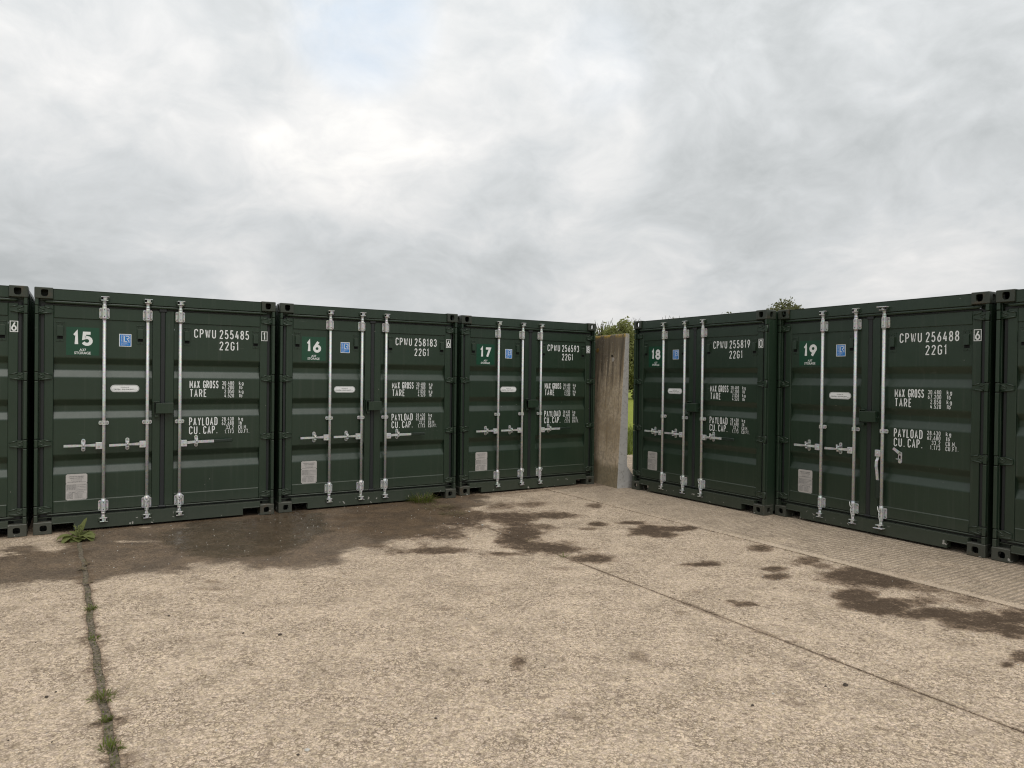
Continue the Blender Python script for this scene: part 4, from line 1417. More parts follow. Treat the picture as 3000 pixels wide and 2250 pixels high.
frame(0.336, 0.432, 0.540, 0.553)
frame(0.292, 0.382, 0.432, 0.500)
frame(0.388, 0.476, 0.432, 0.500)
frame(0.440, 0.476, 0.345, 0.405)
rr = random.Random(3)
for z, xa, xb in [(0.523, 0.296, 0.470), (0.529, 0.340, 0.430)] + [(0.494 - 0.0085 * k, 0.296, 0.376) for k in range(7)] + [(0.490 - 0.016 * k, 0.393, 0.470) for k in range(4)] + [(0.402 - 0.010 * k, 0.293, 0.352) for k in range(6)] + [(0.402 - 0.010 * k, 0.366, 0.432) for k in range(6)]:
    x = xa
    while x < xb:                                           # rows of engraved figures too small to read
        wl = rr.uniform(0.004, 0.014)
        lt.quad([(x, yy, z), (min(x + wl, xb), yy, z), (min(x + wl, xb), yy, z + 0.0032), (x, yy, z + 0.0032)], M['ink'])
        x += wl + 0.0028
lt.obj('engraving', dplate, fix=False)

# weights stencilled on the right door
WH = M['white']


def line(text, x0, x1, z0, z1, wd, parent=None, name='lettering', y=None):
    mb = MB()
    write(mb, text, x0, x1, z0, z1, YD if y is None else y, WH, wd)
    return mb.obj(name, parent or cont, fix=False)


line('MAX GROSS', 1.491, 1.799, 1.536, 1.628, 0.125)
line('TARE', 1.492, 1.672, 1.434, 1.527, 0.125)
for k, (tx, un) in enumerate((('30.480', 'kg'), ('67.200', 'lb'), ('2.050', 'kg'), ('4.520', 'lb'))):
    zt = 1.6225 - 0.0495 * k
    line(tx, 1.842 if len(tx) == 6 else 1.868, 1.974, zt - 0.0455, zt, 0.125)
    line(un, 2.030, 2.030 + (0.052 if un == 'kg' else 0.040), zt - 0.0455, zt, 0.13)
line('PAYLOAD', 1.488, 1.792, 1.102, 1.199, 0.125)
line('CU.', 1.488, 1.606, 1.002, 1.097, 0.125)
line('CAP.', 1.640, 1.792, 1.002, 1.097, 0.125)
for k, (tx, xl) in enumerate((('28.430', 1.842), ('62.680', 1.842), ('33.2', 1.888), ('1.173', 1.874))):
    zt = 1.1965 - 0.0500 * k
    line(tx, xl, 1.974, zt - 0.0455, zt, 0.125)
    un = ('kg', 'lb', 'CU.M.', 'CU.FT.')[k]
    line(un, 2.028, (2.080, 2.068, 2.128, 2.152)[k], zt - 0.0455, zt, 0.13)

# ------------------------------------------------------------------ the seven containers
SPOT = {14: (-7.086, 5.976, 31.49), 15: (-4.966, 7.282, 31.70), 16: (-2.858, 8.623, 31.15), 17: (-0.731, 10.030, 31.50), 18: (1.869, 10.843, -57.45), 19: (3.349, 8.876, -59.07), 20: (4.634, 6.743, -58.68)}
CODES = {14: (None, '6'), 15: ('255485', '1'), 16: ('258183', '6'), 17: ('256593', '8'), 18: ('255819', '0'), 19: ('256488', '6'), 20: (None, None)}
LAB = {14: 'dark green shipping container cut off by the left photo edge, boxed 6 on its door',
       15: 'dark green shipping container with white number 15, beside the wet patch and leafy weed',
       16: 'dark green shipping container with white number 16, code 258183',
       17: 'dark green shipping container with white number 17, next to the concrete wall',
       18: 'dark green shipping container with white number 18, right of the concrete wall',
       19: 'dark green shipping container with white number 19, one locking handle hanging open',
       20: 'dark green shipping container cut off by the right photo edge, beside number 19'}


def open_catch():
    mb = MB()
    pts_ = arc(0, 0.040, 0.019, 0.019, 0, 180, 8) + arc(0, -0.048, 0.019, 0.019, 180, 360, 8)
    inner = [(-0.009, -0.020), (0.009, -0.020), (0.009, 0.018), (-0.009, 0.018)]
    mb.prism(pts_, 1, YP - 0.009, YP - 0.0003, GV)
    mb.box(-0.009, 0.009, YP - 0.0105, YP - 0.0092, -0.018, 0.018, M['dark'])
    mb.box(-0.036, 0.010, YP - 0.026, YP - 0.0108, -0.026, -0.018, GV, 0.002)
    mb.tube([(0, YP - 0.020, 0.044), (0, YP - 0.009, 0.044)], [0.009, 0.010], BO, 10)
    a, b = Vector((0.000, 0.030, 0.048)), Vector((-0.062, 0.026, 0.092))
    d = (b - a).normalized()
    nrm = Vector((-d.z, 0, d.x)) * 0.016
    i0 = mb.pts([a + nrm, a - nrm, b - nrm * 0.8, b + nrm * 0.8])
    i1 = mb.pts([p + Vector((0, 0.008, 0)) for p in (a + nrm, a - nrm, b - nrm * 0.8, b + nrm * 0.8)])
    mb.face(i0, GV)
    mb.face(i1[::-1], GV)
    for k in range(4):
        mb.face([i0[k], i0[(k + 1) % 4], i1[(k + 1) % 4], i1[k]], GV)
    return mb


made = {}
for n in (15, 14, 16, 17, 18, 19, 20):
    c = cont if n == 15 else copy_tree(cont)
    made[n] = c
for n, c in made.items():
    x, y, a = SPOT[n]
    c.location = (x, y, 0.0 if n < 18 else 0.006)
    c.rotation_euler = (0, 0, R(a))
    tag(c, LAB[n], 'shipping container', 'green storage containers in two rows')
    kids = {}
    for ch in c.children:
        kids.setdefault(ch.name.split('.')[0], []).append(ch)
    code, chk = CODES[n]
    jit = random.Random(100 + n)                            # stickers and handles never sit quite alike
    if n != 15:
        for nm in ('certification_sticker', 'repair_label', 'data_plate'):
            for o in kids.get(nm, []):
                o.location = (jit.uniform(-0.008, 0.008), 0, jit.uniform(-0.008, 0.008))
    for o in kids['locking_bar']:
        tilt = R(jit.uniform(-1.1, 0.9))
        for ch in o.children:
            if ch.name.startswith('handle') and not ch.name.startswith('handle_hub'):
                ch.rotation_euler = (0, tilt, 0)
    if code:
        line('CPWU', 1.534, 1.768, 2.122, 2.227, 0.125, c)
        line(code, 1.810, 2.140, 2.120, 2.228, 0.125, c)
        line('22G1', 1.809, 2.022, 1.986, 2.091, 0.125, c)
        sg = MB()
        sg.box(0.281, 0.586, YP - 0.0013, YP - 0.0003, 1.890, 2.191, M['sign'])
        s = sg.obj('number_sign', c)
        s['label'] = 'green number sign reading %d A37 STORAGE' % n
        nl = MB()
        ys = YP - 0.0020
        write(nl, '%d' % n, 0.329, 0.538, 1.990, 2.148, ys, WH, 0.24, 0.0)
        font_fit(nl, 'A37', 0.401, 0.464, 1.936, 1.962, ys, WH, 0.014)
        font_fit(nl, 'STORAGE', 0.355, 0.506, 1.901, 1.929, ys, WH, 0.014)
        nl.obj('lettering', s, fix=False)
    if chk:
        lt = MB()
        y = YF - 0.0015
        x0, x1, z0, z1, t = 2.281, 2.352, 2.114, 2.229, 0.0065
        for q in ((x0, x1, z0, z0 + t), (x0, x1, z1 - t, z1), (x0, x0 + t, z0 + t, z1 - t), (x1 - t, x1, z0 + t, z1 - t)):
            lt.quad([(q[0], y, q[2]), (q[1], y, q[2]), (q[1], y, q[3]), (q[0], y, q[3])], WH)
        write(lt, chk, *((2.292, 2.341) if chk != '1' else (2.302, 2.330)), 2.124, 2.219, y, WH, 0.16)
        lt.obj('check_digit', c, fix=False)
    if n == 19:                                             # right-hand bar unlatched: cam turned, handle hanging, catch open
        b3 = max(kids['locking_bar'], key=lambda o: o.location.x)
        b3['label'] = 'unlatched locking bar with its handle hanging down'
        for ch in list(b3.children):
            nm = ch.name.split('.')[0]
            if nm == 'cam_lock':
                ch.data = cam_lock(ch.location.z > 1, True).mesh('cam_lock')
            elif nm == 'handle_hub':
                ch.data = hub(-1).mesh('handle_hub')
                ch.location.z = ZH - 0.004
            elif nm == 'handle':
                mb = MB()
                ring = []
                for z, yv, xo, hw in ((0.00, 0.016, -0.046, 0.016), (-0.06, 0.012, -0.046, 0.015), (-0.09, -0.004, -0.050, 0.015), (-0.15, -0.010, -0.050, 0.014), (-0.20, -0.004, -0.046, 0.014), (-0.30, 0.004, -0.042, 0.013)):
                    ring.append(mb.pts([(xo - hw, yv - 0.005, z), (xo + hw, yv - 0.005, z), (xo + hw, yv + 0.005, z), (xo - hw, yv + 0.005, z)]))
                for r0, r1 in zip(ring, ring[1:]):
                    for k in range(4):
                        mb.face([r0[k], r0[(k + 1) % 4], r1[(k + 1) % 4], r1[k]], GV)
                mb.face(ring[0][::-1], GV)
                mb.face(ring[-1], GV)
                ch.data = mb.mesh('handle')
            elif nm == 'handle_grip':
                mb = MB()
                mb.box(-0.060, -0.024, -0.006, 0.014, -0.505, -0.298, M['grip'], 0.005)
                ch.data = mb.mesh('handle_grip')
        door_r = max(kids['door'], key=lambda o: o.data.vertices[0].co.x)
        for ch in door_r.children:
            if ch.name.startswith('handle_catch'):
                ch.data = open_catch().mesh('handle_catch')
                ch.location.z = 0.890
                ch['label'] = 'empty handle catch swung open'

# ------------------------------------------------------------------ precast concrete wall unit between the rows
def wallm(t, b):
    g = t.add('ShaderNodeNewGeometry')
    p = g.outputs['Position']
    sp = t.add('ShaderNodeSeparateXYZ')
    t.put(sp.inputs[0], p)
    z = sp.outputs[2]
    n = t.noise(p, 3.0, 5, 0.6)
    n2 = t.noise(p, 22.0, 5, 0.65)
    st = t.add('ShaderNodeMapping')
    st.inputs['Scale'].default_value = (13, 13, 0.55)
    t.put(st.inputs[0], p)
    runs = t.noise(st.outputs[0], 1.0, 6, 0.7, 0.3)
    # weathered face looks to the yard, clean cast end faces the camera: told apart by which way the side points
    face = t.ss(t.vmath('DOT_PRODUCT', g.outputs['Normal'], (-VAX, -VAY, 0), out=1), 0.25, 0.6)
    topm = t.ss(t.vmath('DOT_PRODUCT', g.outputs['Normal'], (0, 0, 1), out=1), 0.5, 0.8)
    grey = t.mix(n, (0.31, 0.300, 0.285), (0.47, 0.46, 0.44))
    grey = t.mix(t.math('MULTIPLY', t.ss(n2, 0.50, 0.68), 0.6), grey, (0.20, 0.195, 0.18))
    brown = t.mix(t.ss(n, 0.3, 0.7), (0.370, 0.282, 0.178), (0.610, 0.495, 0.355))
    brown = t.mix(t.math('MULTIPLY', t.ss(n2, 0.44, 0.60), 0.60), brown, (0.30, 0.245, 0.185))
    hi = t.ss(t.math('ADD', z, t.math('MULTIPLY', t.math('SUBTRACT', runs, 0.5), 2.4)), 1.25, 2.25)
    brown = t.mix(t.math('MULTIPLY', hi, 0.85), brown, (0.100, 0.080, 0.056))
    brown = t.mix(t.math('MULTIPLY', t.math('MULTIPLY', t.ss(runs, 0.52, 0.68), t.ss(z, 0.9, 1.9)), 0.65), brown, (0.045, 0.038, 0.030))
    brown = t.mix(t.math('MULTIPLY', t.ss(t.noise(st.outputs[0], 1.7, 4, 0.6), 0.57, 0.66), 0.45), brown, (0.24, 0.165, 0.085))
    moss = t.ss(t.math('ADD', z, t.math('MULTIPLY', t.math('SUBTRACT', n, 0.5), 0.25)), 0.42, 0.28)
    brown = t.mix(t.math('MULTIPLY', moss, 0.55), brown, (0.105, 0.092, 0.040))
    lim = t.ss(t.voronoi(p, 15.0), 0.12, 0.06)
    brown = t.mix(t.math('MULTIPLY', lim, 0.7), brown, (0.50, 0.46, 0.38))
    col = t.mix(face, grey, brown)
    lich = t.math('MULTIPLY', t.ss(t.noise(p, 14.0, 4, 0.6), 0.46, 0.56), t.ss(z, 2.335, 2.40))
    col = t.mix(t.math('MULTIPLY', topm, 0.6), col, (0.17, 0.145, 0.11))
    col = t.mix(t.math('MULTIPLY', lich, 0.85), col, (0.40, 0.26, 0.04))
    t.put(b.inputs['Base Color'], col)
    b.inputs['Roughness'].default_value = 0.92
    h = t.math('ADD', n2, t.math('MULTIPLY', t.ss(t.voronoi(p, 30.0), 0.22, 0.12), -1.2))
    t.put(b.inputs['Normal'], t.bump(h, 0.5, 0.008))


VAX, VAY = UA[0] * -1.0, UA[1] * -1.0
VAX, VAY = -VAX, -VAY                                       # outward normal of the weathered side is -UA
M['wall'] = mat('precast_concrete', wallm)
wl = MB()
TA = R(115.6 - 90)                                          # wall runs away from the corner along the side of container 17
prof = [(0.0, 0.0), (0.004, 0.05), (0.030, 0.62), (0.062, 1.30), (0.098, 2.02), (0.114, 2.385), (0.122, 2.408), (0.150, 2.414), (0.182, 2.408), (0.192, 2.385), (0.186, 1.4), (0.180, 0.345), (0.215, 0.300), (0.300, 0.190), (0.304, 0.170), (0.302, 0.0)]
NL = 44
rows = []
for k in range(NL + 1):
    yy = 2.9 * (k / NL) ** 1.3
    ring = []
    for j, (x, z) in enumerate(prof):
        chip = 0.0
        if k <= 1 and 1 <= j <= 5:
            chip = 0.012 * (fbm(np.array([z * 7.0]), np.array([3.3]), 91, 3)[0])
        wob = 0.006 * (fbm(np.array([yy * 1.3]), np.array([z * 1.1]), 92, 3)[0] - 0.5)
        ring.append((x + wob * (0 < j < 12), yy + (chip if k == 0 else 0), z))
    rows.append(wl.pts(ring))
for a, b in zip(rows, rows[1:]):
    for j in range(len(prof)):
        i = (j + 1) % len(prof)
        wl.face([a[j], a[i], b[i], b[j]], M['wall'], False)
wl.face(rows[0][::-1], M['wall'])
wl.face(rows[-1], M['wall'])
wall = wl.obj('concrete_wall', loc=(1.647, 10.847, 0.0))
wall.rotation_euler = (0, 0, TA)
tag(wall, 'brown stained precast concrete wall unit standing between containers 17 and 18', 'concrete wall')
lift = MB()
for yy, z, r_, dd, mm in ((0.335, 2.07, 0.020, 0.004, 'dark'), (0.300, 2.01, 0.034, 0.006, 'plug'), (0.77, 2.17, 0.036, 0.004, 'lich')):
    M.setdefault('plug', plain('mortar_plug', (0.40, 0.36, 0.32), 0.9, 0, 0.15, 30))
    M.setdefault('lich', plain('orange_lichen', (0.26, 0.155, 0.035), 0.95, 0, 0.3, 40))
    x = 0.098 + (z - 2.02) * 0.044
    n_ = 14
    lift.tube([(x - dd, yy, z), (x + 0.02, yy, z)], r_, M[mm], n_, smooth=False)
lo_ = lift.obj('lifting_socket', wall)

# ------------------------------------------------------------------ plants
def leafmat(name, a, bcol, rough=0.55, scale=6.0):
    def f(t, b):
        p = t.add('ShaderNodeNewGeometry').outputs['Position']
        n = t.noise(p, scale, 3, 0.6)
        rnd = t.noise(p, scale * 9, 2, 0.5)
        c = t.mix(n, a, bcol)
        c = t.mix(t.math('MULTIPLY', rnd, 0.5), c, tuple(x * 0.6 for x in a))
        t.put(b.inputs['Base Color'], c)
        b.inputs['Roughness'].default_value = rough
        b.inputs['Specular IOR Level'].default_value = 0.3
        tr = t.add('ShaderNodeBsdfTranslucent')
        t.put(tr.inputs[0], c)
        mx = t.add('ShaderNodeMixShader')
        mx.inputs[0].default_value = 0.45
        o = next(x for x in t.n if x.type == 'OUTPUT_MATERIAL')
        t.l.new(b.outputs[0], mx.inputs[1])
        t.l.new(tr.outputs[0], mx.inputs[2])
        t.l.new(mx.outputs[0], o.inputs[0])
    return mat(name, f)


M['weed'] = leafmat('dock_leaf', (0.200, 0.235, 0.075), (0.300, 0.320, 0.130), 0.5, 9)
M['grass'] = leafmat('grass_blade', (0.110, 0.150, 0.022), (0.190, 0.215, 0.045), 0.6, 12)
M['straw'] = leafmat('dry_grass', (0.200, 0.165, 0.090), (0.300, 0.255, 0.150), 0.8, 12)
M['deadleaf'] = leafmat('dead_leaf', (0.190, 0.150, 0.090), (0.270, 0.215, 0.140), 0.8, 14)
M['crown_a'] = leafmat('hawthorn_leaf', (0.200, 0.220, 0.078), (0.320, 0.330, 0.130), 0.7, 0.5)
M['crown_b'] = leafmat('oak_leaf', (0.140, 0.148, 0.065), (0.215, 0.215, 0.105), 0.7, 0.5)
M['bark'] = plain('bark', (0.085, 0.075, 0.060), 0.9, 0, 0.4, 12)


def leaf(mb, L, wdt, az, tilt, curl, m, base=(0, 0, 0), stalk=0.25, wave=0.0, seg=7):
    """one blade leaf rising from base: tilt at the foot (radians above level), curling down by curl"""
    ca, sa = math.cos(az), math.sin(az)
    prev = None
    r, z, t = 0.0, 0.0, tilt
    for k in range(seg + 1):
        s = k / seg
        if s < stalk:
            hw = 0.06 * wdt
        else:
            q = (s - stalk) / (1 - stalk)
            hw = wdt * 0.5 * (math.sin(math.pi * min(1, q * 0.93 + 0.07)) ** 0.75) + 0.004 * wdt
        hw *= 1 + wave * math.sin(9 * s + az * 5)
        zz_ = z + base[2]
        cx, cy = base[0] + r * ca, base[1] + r * sa
        fold = hw * 0.30
        row = mb.pts([(cx - sa * hw, cy + ca * hw, zz_ + fold), (cx, cy, zz_), (cx + sa * hw, cy - ca * hw, zz_ + fold * (1 + wave * math.cos(13 * s)))])
        if prev:
            mb.face([prev[0], prev[1], row[1], row[0]], m, True)
            mb.face([prev[1], prev[2], row[2], row[1]], m, True)
        prev = row
        d = L / seg
        r += d * math.cos(t)
        z += d * math.sin(t)
        t -= curl / seg


wd = empty('weed', (-4.40, 7.13, 0.0))
tag(wd, 'broad leaved green weed growing at the foot of container 15', 'weed')
rr = random.Random(21)
for k in range(14):
    mb = MB()
    az = k * 2.4 + rr.uniform(-0.3, 0.3)
    big_ = k == 3
    leaf(mb, (0.20 if big_ else rr.uniform(0.11, 0.20)), rr.uniform(0.095, 0.140), (R(55) if big_ else az), (1.35 if big_ else rr.uniform(0.12, 0.80)), (0.35 if big_ else rr.uniform(0.5, 1.9)), M['weed'], (rr.uniform(0, .03) * math.cos(az), rr.uniform(0, .03) * math.sin(az), 0.01 + 0.006 * (k % 5)), 0.10, 0.12)
    mb.obj('leaf', wd, fix=False)
for k in range(3):
    mb = MB()
    a = k * 2.1
    mb.tube([(0, 0, 0), (0.015 * math.cos(a), 0.015 * math.sin(a), 0.07), (0.035 * math.cos(a), 0.035 * math.sin(a), 0.12 + 0.02 * k)], [0.006, 0.005, 0.003], M['weed'], 6)
    for j in range(5):
        leaf(mb, 0.035, 0.014, a + j * 1.3, 0.9, 0.8, M['weed'], (0.03 * math.cos(a), 0.03 * math.sin(a), 0.08 + 0.012 * j), 0.1, 0, 4)
    mb.obj('stem', wd, fix=False)


def tuft(name, x, y, n, h, spread, m, label, cat='grass tuft', seed=0, group=None, lie=0.0):
    q = random.Random(seed)
    mb = MB()
    for _ in range(n):
        a = q.uniform(0, 6.283)
        d = spread * q.random() ** 0.6
        bx, by = d * math.cos(a), d * math.sin(a) * 0.8
        L = h * q.uniform(0.28, 0.68)
        leaf(mb, L, q.uniform(0.0035, 0.0065), a + q.uniform(-0.8, 0.8), q.uniform(0.5, 1.45) * (1 - lie), q.uniform(0.3, 1.6) * (1 - lie), m if q.random() > 0.18 else M['straw'], (bx, by, 0), 0.0, 0, 4)
    o = mb.obj(name, fix=False, loc=(x, y, -0.006))
    return tag(o, label, cat, group)


JT = 'tufts along the mossy joint'
tuft('grass_tuft', -3.02, 5.04, 70, 0.065, 0.045, M['grass'], 'small green grass tuft on the mossy joint, the one nearest the wet patch', 'grass tuft', 1, JT)
tuft('grass_tuft', -2.66, 4.49, 40, 0.045, 0.035, M['grass'], 'sparse low green tuft on the mossy joint, second from the wet patch', 'grass tuft', 2, JT)
tuft('grass_tuft', -2.12, 3.66, 80, 0.100, 0.055, M['grass'], 'widest spreading thin bladed grass tuft on the mossy joint', 'grass tuft', 3, JT)
tuft('grass_tuft', -1.98, 3.43, 110, 0.040, 0.032, M['grass'], 'bright yellow green mossy cushion on the joint', 'grass tuft', 4, JT)
tuft('grass_tuft', -1.80, 3.17, 60, 0.085, 0.045, M['grass'], 'grass tuft on the mossy joint closest to the bottom edge of the photo', 'grass tuft', 5, JT)
tuft('grass_tuft', -1.20, 9.52, 340, 0.30, 0.15, M['grass'], 'bright green grass tuft in front of containers 16 and 17', 'grass tuft', 6)
tuft('dry_grass', -0.93, 9.10, 160, 0.20, 0.17, M['straw'], 'straw coloured dry grass trailing from the green tuft', 'dry grass', 7, None, 0.55)
tuft('dry_grass', -0.70, 8.68, 120, 0.18, 0.14, M['straw'], 'thin straw coloured dry grass farther from the green tuft', 'dry grass', 8, None, 0.55)
tuft('grass_tuft', 0.51, 6.67, 14, 0.14, 0.03, M['grass'], 'lone thin grass sprig at the start of the thin joint', 'grass tuft', 9)
tuft('grass_tuft', 0.20, 7.31, 10, 0.10, 0.03, M['straw'], 'lone dry grass sprig in the dark stain', 'grass tuft', 10)
for k, (x, y, lab) in enumerate(((-3.74, 6.17, 'larger curled dead leaf lying on the wet concrete'), (-3.66, 6.02, 'smaller dead leaf beside the larger one on wet concrete'), (-3.42, 5.64, 'dead leaf at the edge of the wet patch on the joint'))):
    mb = MB()
    q = random.Random(60 + k)
    leaf(mb, 0.085 - 0.015 * k, 0.045, q.uniform(0, 6), 0.5, 0.9, M['deadleaf'], (0, 0, 0.004), 0.15, 0.2)
    leaf(mb, 0.05, 0.03, q.uniform(0, 6), 0.3, 0.5, M['deadleaf'], (0.02, 0.01, 0.004), 0.15, 0.2)
    tag(mb.obj('dead_leaf', fix=False, loc=(x, y, 0.0)), lab, 'dead leaf', 'dead leaves on the wet concrete')

mo = MB()
q = random.Random(31)
for k in range(1300):
    v = q.uniform(0.2, 8.3)
    if fbm(np.array([v * 1.7]), np.array([2.2]), 140, 3)[0] < 0.48:
        continue
    u = float(uja(v)) + q.gauss(0, 0.020)
    x, y = uv2xy(u, v)
    leaf(mo, q.uniform(0.006, 0.016), q.uniform(0.004, 0.009), q.uniform(0, 6.28), q.uniform(0.2, 1.3), q.uniform(0.3, 1.4), M['grass'] if q.random() < 0.45 else M['straw'], (x, y, -0.006), 0.0, 0, 3)
tag(mo.obj('moss', fix=False), 'low moss and seedlings filling the dirt joint', 'moss', None, 'stuff')

# loose stones and clods ------------------------------------------------
M['stone'] = plain('pale_stone', (0.46, 0.44, 0.40), 0.85, 0, 0.2, 60)
M['clod'] = plain('soil_clod', (0.055, 0.042, 0.032), 0.95, 0, 0.35, 80)


def lump(mb, r, m, q, at=(0, 0, 0)):
    t = (1 + 5 ** 0.5) / 2
    vs_ = [(-1, t, 0), (1, t, 0), (-1, -t, 0), (1, -t, 0), (0, -1, t), (0, 1, t), (0, -1, -t), (0, 1, -t), (t, 0, -1), (t, 0, 1), (-t, 0, -1), (-t, 0, 1)]
    fs = [(0, 11, 5), (0, 5, 1), (0, 1, 7), (0, 7, 10), (0, 10, 11), (1, 5, 9), (5, 11, 4), (11, 10, 2), (10, 7, 6), (7, 1, 8), (3, 9, 4), (3, 4, 2), (3, 2, 6), (3, 6, 8), (3, 8, 9), (4, 9, 5), (2, 4, 11), (6, 2, 10), (8, 6, 7), (9, 8, 1)]
    i = mb.pts([(at[0] + a * r / 1.9 * q.uniform(.75, 1.25), at[1] + b * r / 1.9 * q.uniform(.75, 1.25), at[2] + max(-0.2 * r, c * r / 1.9 * q.uniform(.5, .9)) + 0.2 * r) for a, b, c in vs_])
    for f in fs:
        mb.face([i[k] for k in f], m)


q = random.Random(5)
ST = [(-0.91, 3.17, 0.017, 'stone', 'largest pale pebble, near the bottom edge of the yard'), (-0.94, 3.13, 0.011, 'clod', 'dark pebble touching the largest pale pebble'), (-2.39, 4.91, 0.014, 'clod', 'dark soil clod on its own near the mossy joint'), (-1.75, 4.60, 0.012, 'clod', 'smaller of two dark clods left of the yard centre'), (-1.50, 4.58, 0.019, 'clod', 'larger of two dark clods left of the yard centre'), (-2.42, 3.66, 0.015, 'clod', 'dark clod pair left of the mossy joint, bigger one'), (-2.41, 3.72, 0.010, 'clod', 'dark clod pair left of the mossy joint, smaller one'), (1.89, 3.92, 0.022, 'clod', 'rust brown clod right of the thin joint'), (1.77, 3.90, 0.010, 'clod', 'tiny dark clod beside the rust brown one'), (1.28, 3.66, 0.013, 'clod', 'small dark clod standing alone near the bottom right'), (1.44, 3.80, 0.012, 'stone', 'pale chip with dark crumbs lower right'), (-0.32, 8.06, 0.022, 'stone', 'white pebble on the dark stain ahead of container 17'), (-0.52, 8.86, 0.020, 'stone', 'white pebble by the dry grass trail'), (-0.36, 3.48, 0.011, 'clod', 'dark pebble near the bottom centre')]
for k, (x, y, r_, m_, lab) in enumerate(ST):
    mb = MB()
    lump(mb, r_ * 0.72, M[m_], q)
    tag(mb.obj('pebble' if m_ == 'stone' else 'soil_clod', loc=(x, y, 0.0)), lab, 'pebble' if m_ == 'stone' else 'soil clod', 'loose stones and clods on the yard')
gm = MB()
for k in range(900):
    u, v = q.uniform(-3.2, 7.3), q.uniform(1.2, 8.7)
    x, y = uv2xy(u, v)
    if y < 2.2:
        continue
    lump(gm, q.choice((0.002, 0.0025, 0.003, 0.005)), M['clod'] if q.random() < 0.5 else M['stone'], q, (x, y, 0.006 if u > UJC else 0.0))
for k in range(160):
    u, v = q.uniform(0.2, 5.0), q.uniform(6.5, 8.9)
    x, y = uv2xy(u, v)
    lump(gm, q.choice((0.003, 0.004, 0.006)), M['stone'], q, (x, y, 0.0))
go = gm.obj('grit')
tag(go, 'fine grit and crumbs scattered over the concrete', 'grit', None, 'stuff')

# far green: hedge, trees, tall meadow edge --------------------------------
def at_az(az, d):
    return d * math.sin(R(az)), d * math.cos(R(az))


def crown(mb, centre, rad, n, size, m, seed, clumps=26, fill=0.75, up=0.0):
    g = np.random.default_rng(seed)
    cx, cy, cz = centre
    rx, ry, rz = rad
    cl = []
    while len(cl) < clumps:
        p = g.uniform(-1, 1, 3)
        d = np.linalg.norm(p)
        if 0.25 < d < 1:
            cl.append((p * np.array([rx, ry, rz]) * fill, g.uniform(0.22, 0.42)))
    for k in range(n):
        c, cr_ = cl[int(g.integers(len(cl)))]
        o = g.normal(0, 1, 3)
        o = o / np.linalg.norm(o) * cr_ * g.random() ** 0.45 * np.array([rx, ry, rz])
        p = np.array([cx, cy, cz]) + c + o
        a, b = g.normal(0, 1, 3), g.normal(0, 1, 3)
        a /= np.linalg.norm(a)
        b -= a * a.dot(b)
        b /= np.linalg.norm(b)
        s = size * g.uniform(0.6, 1.3)
        mb.quad([p - a * s, p - b * s * 0.6, p + a * s, p + b * s * 0.6], m)


def twigs(mb, base, n, h, spread, seed, m, lean=0.25):
    g = random.Random(seed)
    for _ in range(n):
        a = g.uniform(0, 6.283)
        d = spread * g.random() ** 0.5
        x, y = base[0] + d * math.cos(a), base[1] + d * math.sin(a)
        L = h * g.uniform(0.5, 1.0)
        mb.tube([(base[0] + 0.4 * (x - base[0]), base[1] + 0.4 * (y - base[1]), base[2] - 1.0), (x, y, base[2] + L * 0.5), (x + g.uniform(-lean, lean), y + g.uniform(-lean, lean), base[2] + L)], [0.05, 0.025, 0.010], m, 4, False)


def tree(az, d, top, rad, label, seed, n=5200, size=0.11, m='crown_a', clumps=30, trunk=0.16, twig=0, base=1.2, fill=0.75):
    x, y = at_az(az, d)
    root = empty('tree', (x, y, -0.12))
    tag(root, label, 'tree', 'trees beyond the meadow')
    rx, rz = rad
    cz = top - rz
    tm = MB()
    g = random.Random(seed)
    tm.tube([(0, 0, 0), (0.06, 0.0, cz * 0.35), (-0.05, 0.05, cz * 0.7), (0.05, 0, cz)], [trunk * 1.25, trunk, trunk * 0.8, trunk * 0.4], M['bark'], 8)
    for k in range(7):
        a = k * 0.9 + g.uniform(-0.3, 0.3)
        zb = cz * g.uniform(0.45, 0.9)
        tm.tube([(0, 0, zb), (rx * 0.35 * math.cos(a), rx * 0.35 * math.sin(a), zb + rz * 0.35), (rx * 0.7 * math.cos(a), rx * 0.7 * math.sin(a), zb + rz * 0.75)], [trunk * 0.5, trunk * 0.3, trunk * 0.1], M['bark'], 5)
    if twig:
        twigs(tm, (0, 0, top - 0.6), twig, 0.9, rx * 0.8, seed + 5, M['bark'])
    tm.obj('trunk', root, fix=False)
    cm = MB()
    crown(cm, (0, 0, cz), (rx, rx, rz), n, size, M[m], seed, clumps, fill)
    cm.obj('crown', root, fix=False)
    return root


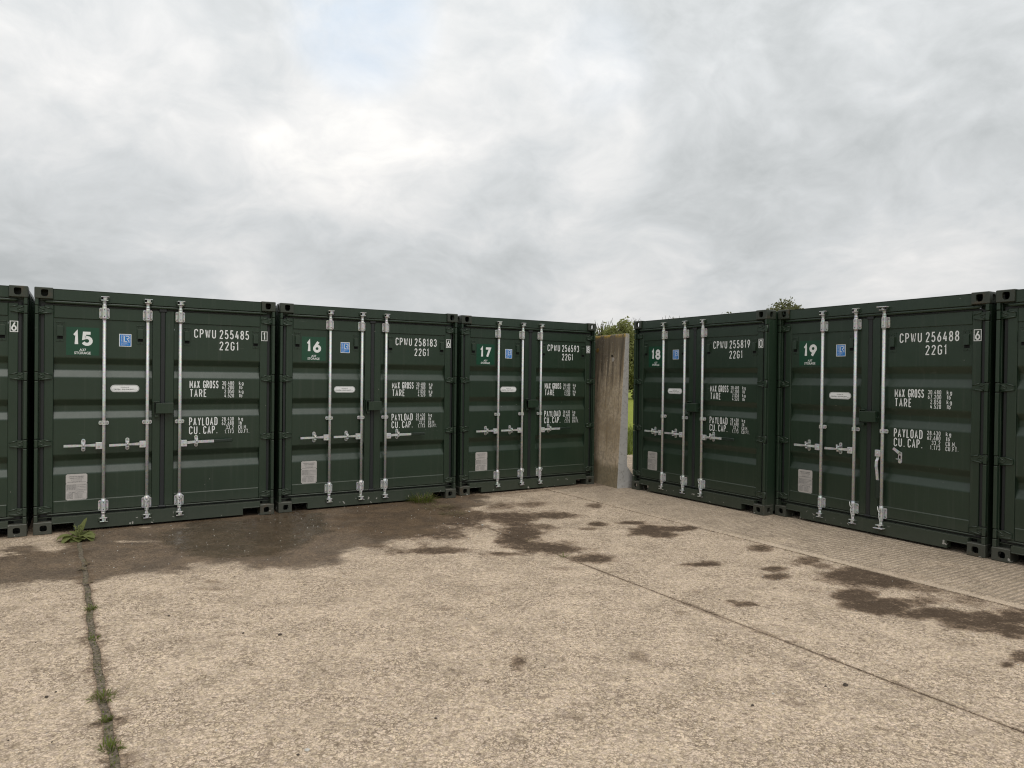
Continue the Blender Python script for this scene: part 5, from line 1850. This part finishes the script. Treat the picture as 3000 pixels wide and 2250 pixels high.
tree(8.75, 62, 7.1, (1.95, 3.0), 'leafy green tree showing above the concrete wall', 101, 19000, 0.115, 'crown_a', 90, 0.15, 3, 1.0, 0.80)
tree(7.35, 66, 7.0, (1.35, 2.6), 'thin sparse tree at the left of the gap beside container 17', 102, 7000, 0.10, 'crown_a', 44, 0.10, 10, 1.0)
tree(9.95, 64, 7.0, (1.2, 3.0), 'tree with bare upright twigs and a pale trunk seen in the gap', 103, 11000, 0.11, 'crown_a', 60, 0.17, 12, 1.0)
tree(13.3, 66, 7.35, (2.0, 3.1), 'twiggy tree top peeping over the middle of container 18', 104, 8000, 0.10, 'crown_a', 50, 0.12, 24, 1.0)
tree(15.6, 70, 7.75, (1.7, 3.2), 'barely visible twiggy tree behind container 18', 108, 6000, 0.10, 'crown_a', 40, 0.12, 18, 1.0)
tree(17.25, 70, 8.15, (1.9, 3.4), 'small leafy tree top over the right part of container 18', 105, 8500, 0.11, 'crown_b', 54, 0.14, 4, 1.0)
tree(21.2, 88, 11.05, (3.0, 3.4), 'broad domed tree top standing above the gap between containers 18 and 19', 106, 20000, 0.15, 'crown_b', 150, 0.24, 0, 1.0, 0.84)
hg = MB()
for k in range(20):
    x, y = at_az(6.0 + k * 0.85, 67)
    crown(hg, (x, y, 1.35 + 0.3 * math.sin(k * 2.3)), (0.95, 0.8, 1.5), 900, 0.13, M['crown_a'], 200 + k, 14, 0.8)
hgo = hg.obj('hedge', fix=False)
tag(hgo, 'dark hedge along the far side of the meadow', 'hedge')

tg = MB()
q = random.Random(77)
for k in range(9000):
    u, v = q.uniform(7.5, 15.0), q.uniform(12.1, 19.0)
    x, y = uv2xy(u, v)
    leaf(tg, q.uniform(0.22, 0.55), q.uniform(0.012, 0.022), q.uniform(0, 6.28), q.uniform(0.8, 1.5), q.uniform(0.2, 1.2), M['meadowblade'] if 'meadowblade' in M else M['grass'], (x, y, -0.12), 0.0, 0, 3)
tgo = tg.obj('tall_grass', fix=False)
tag(tgo, 'rough tall grass at the edge of the concrete behind the wall', 'grass', None, 'stuff')

bpy.context.view_layer.update()
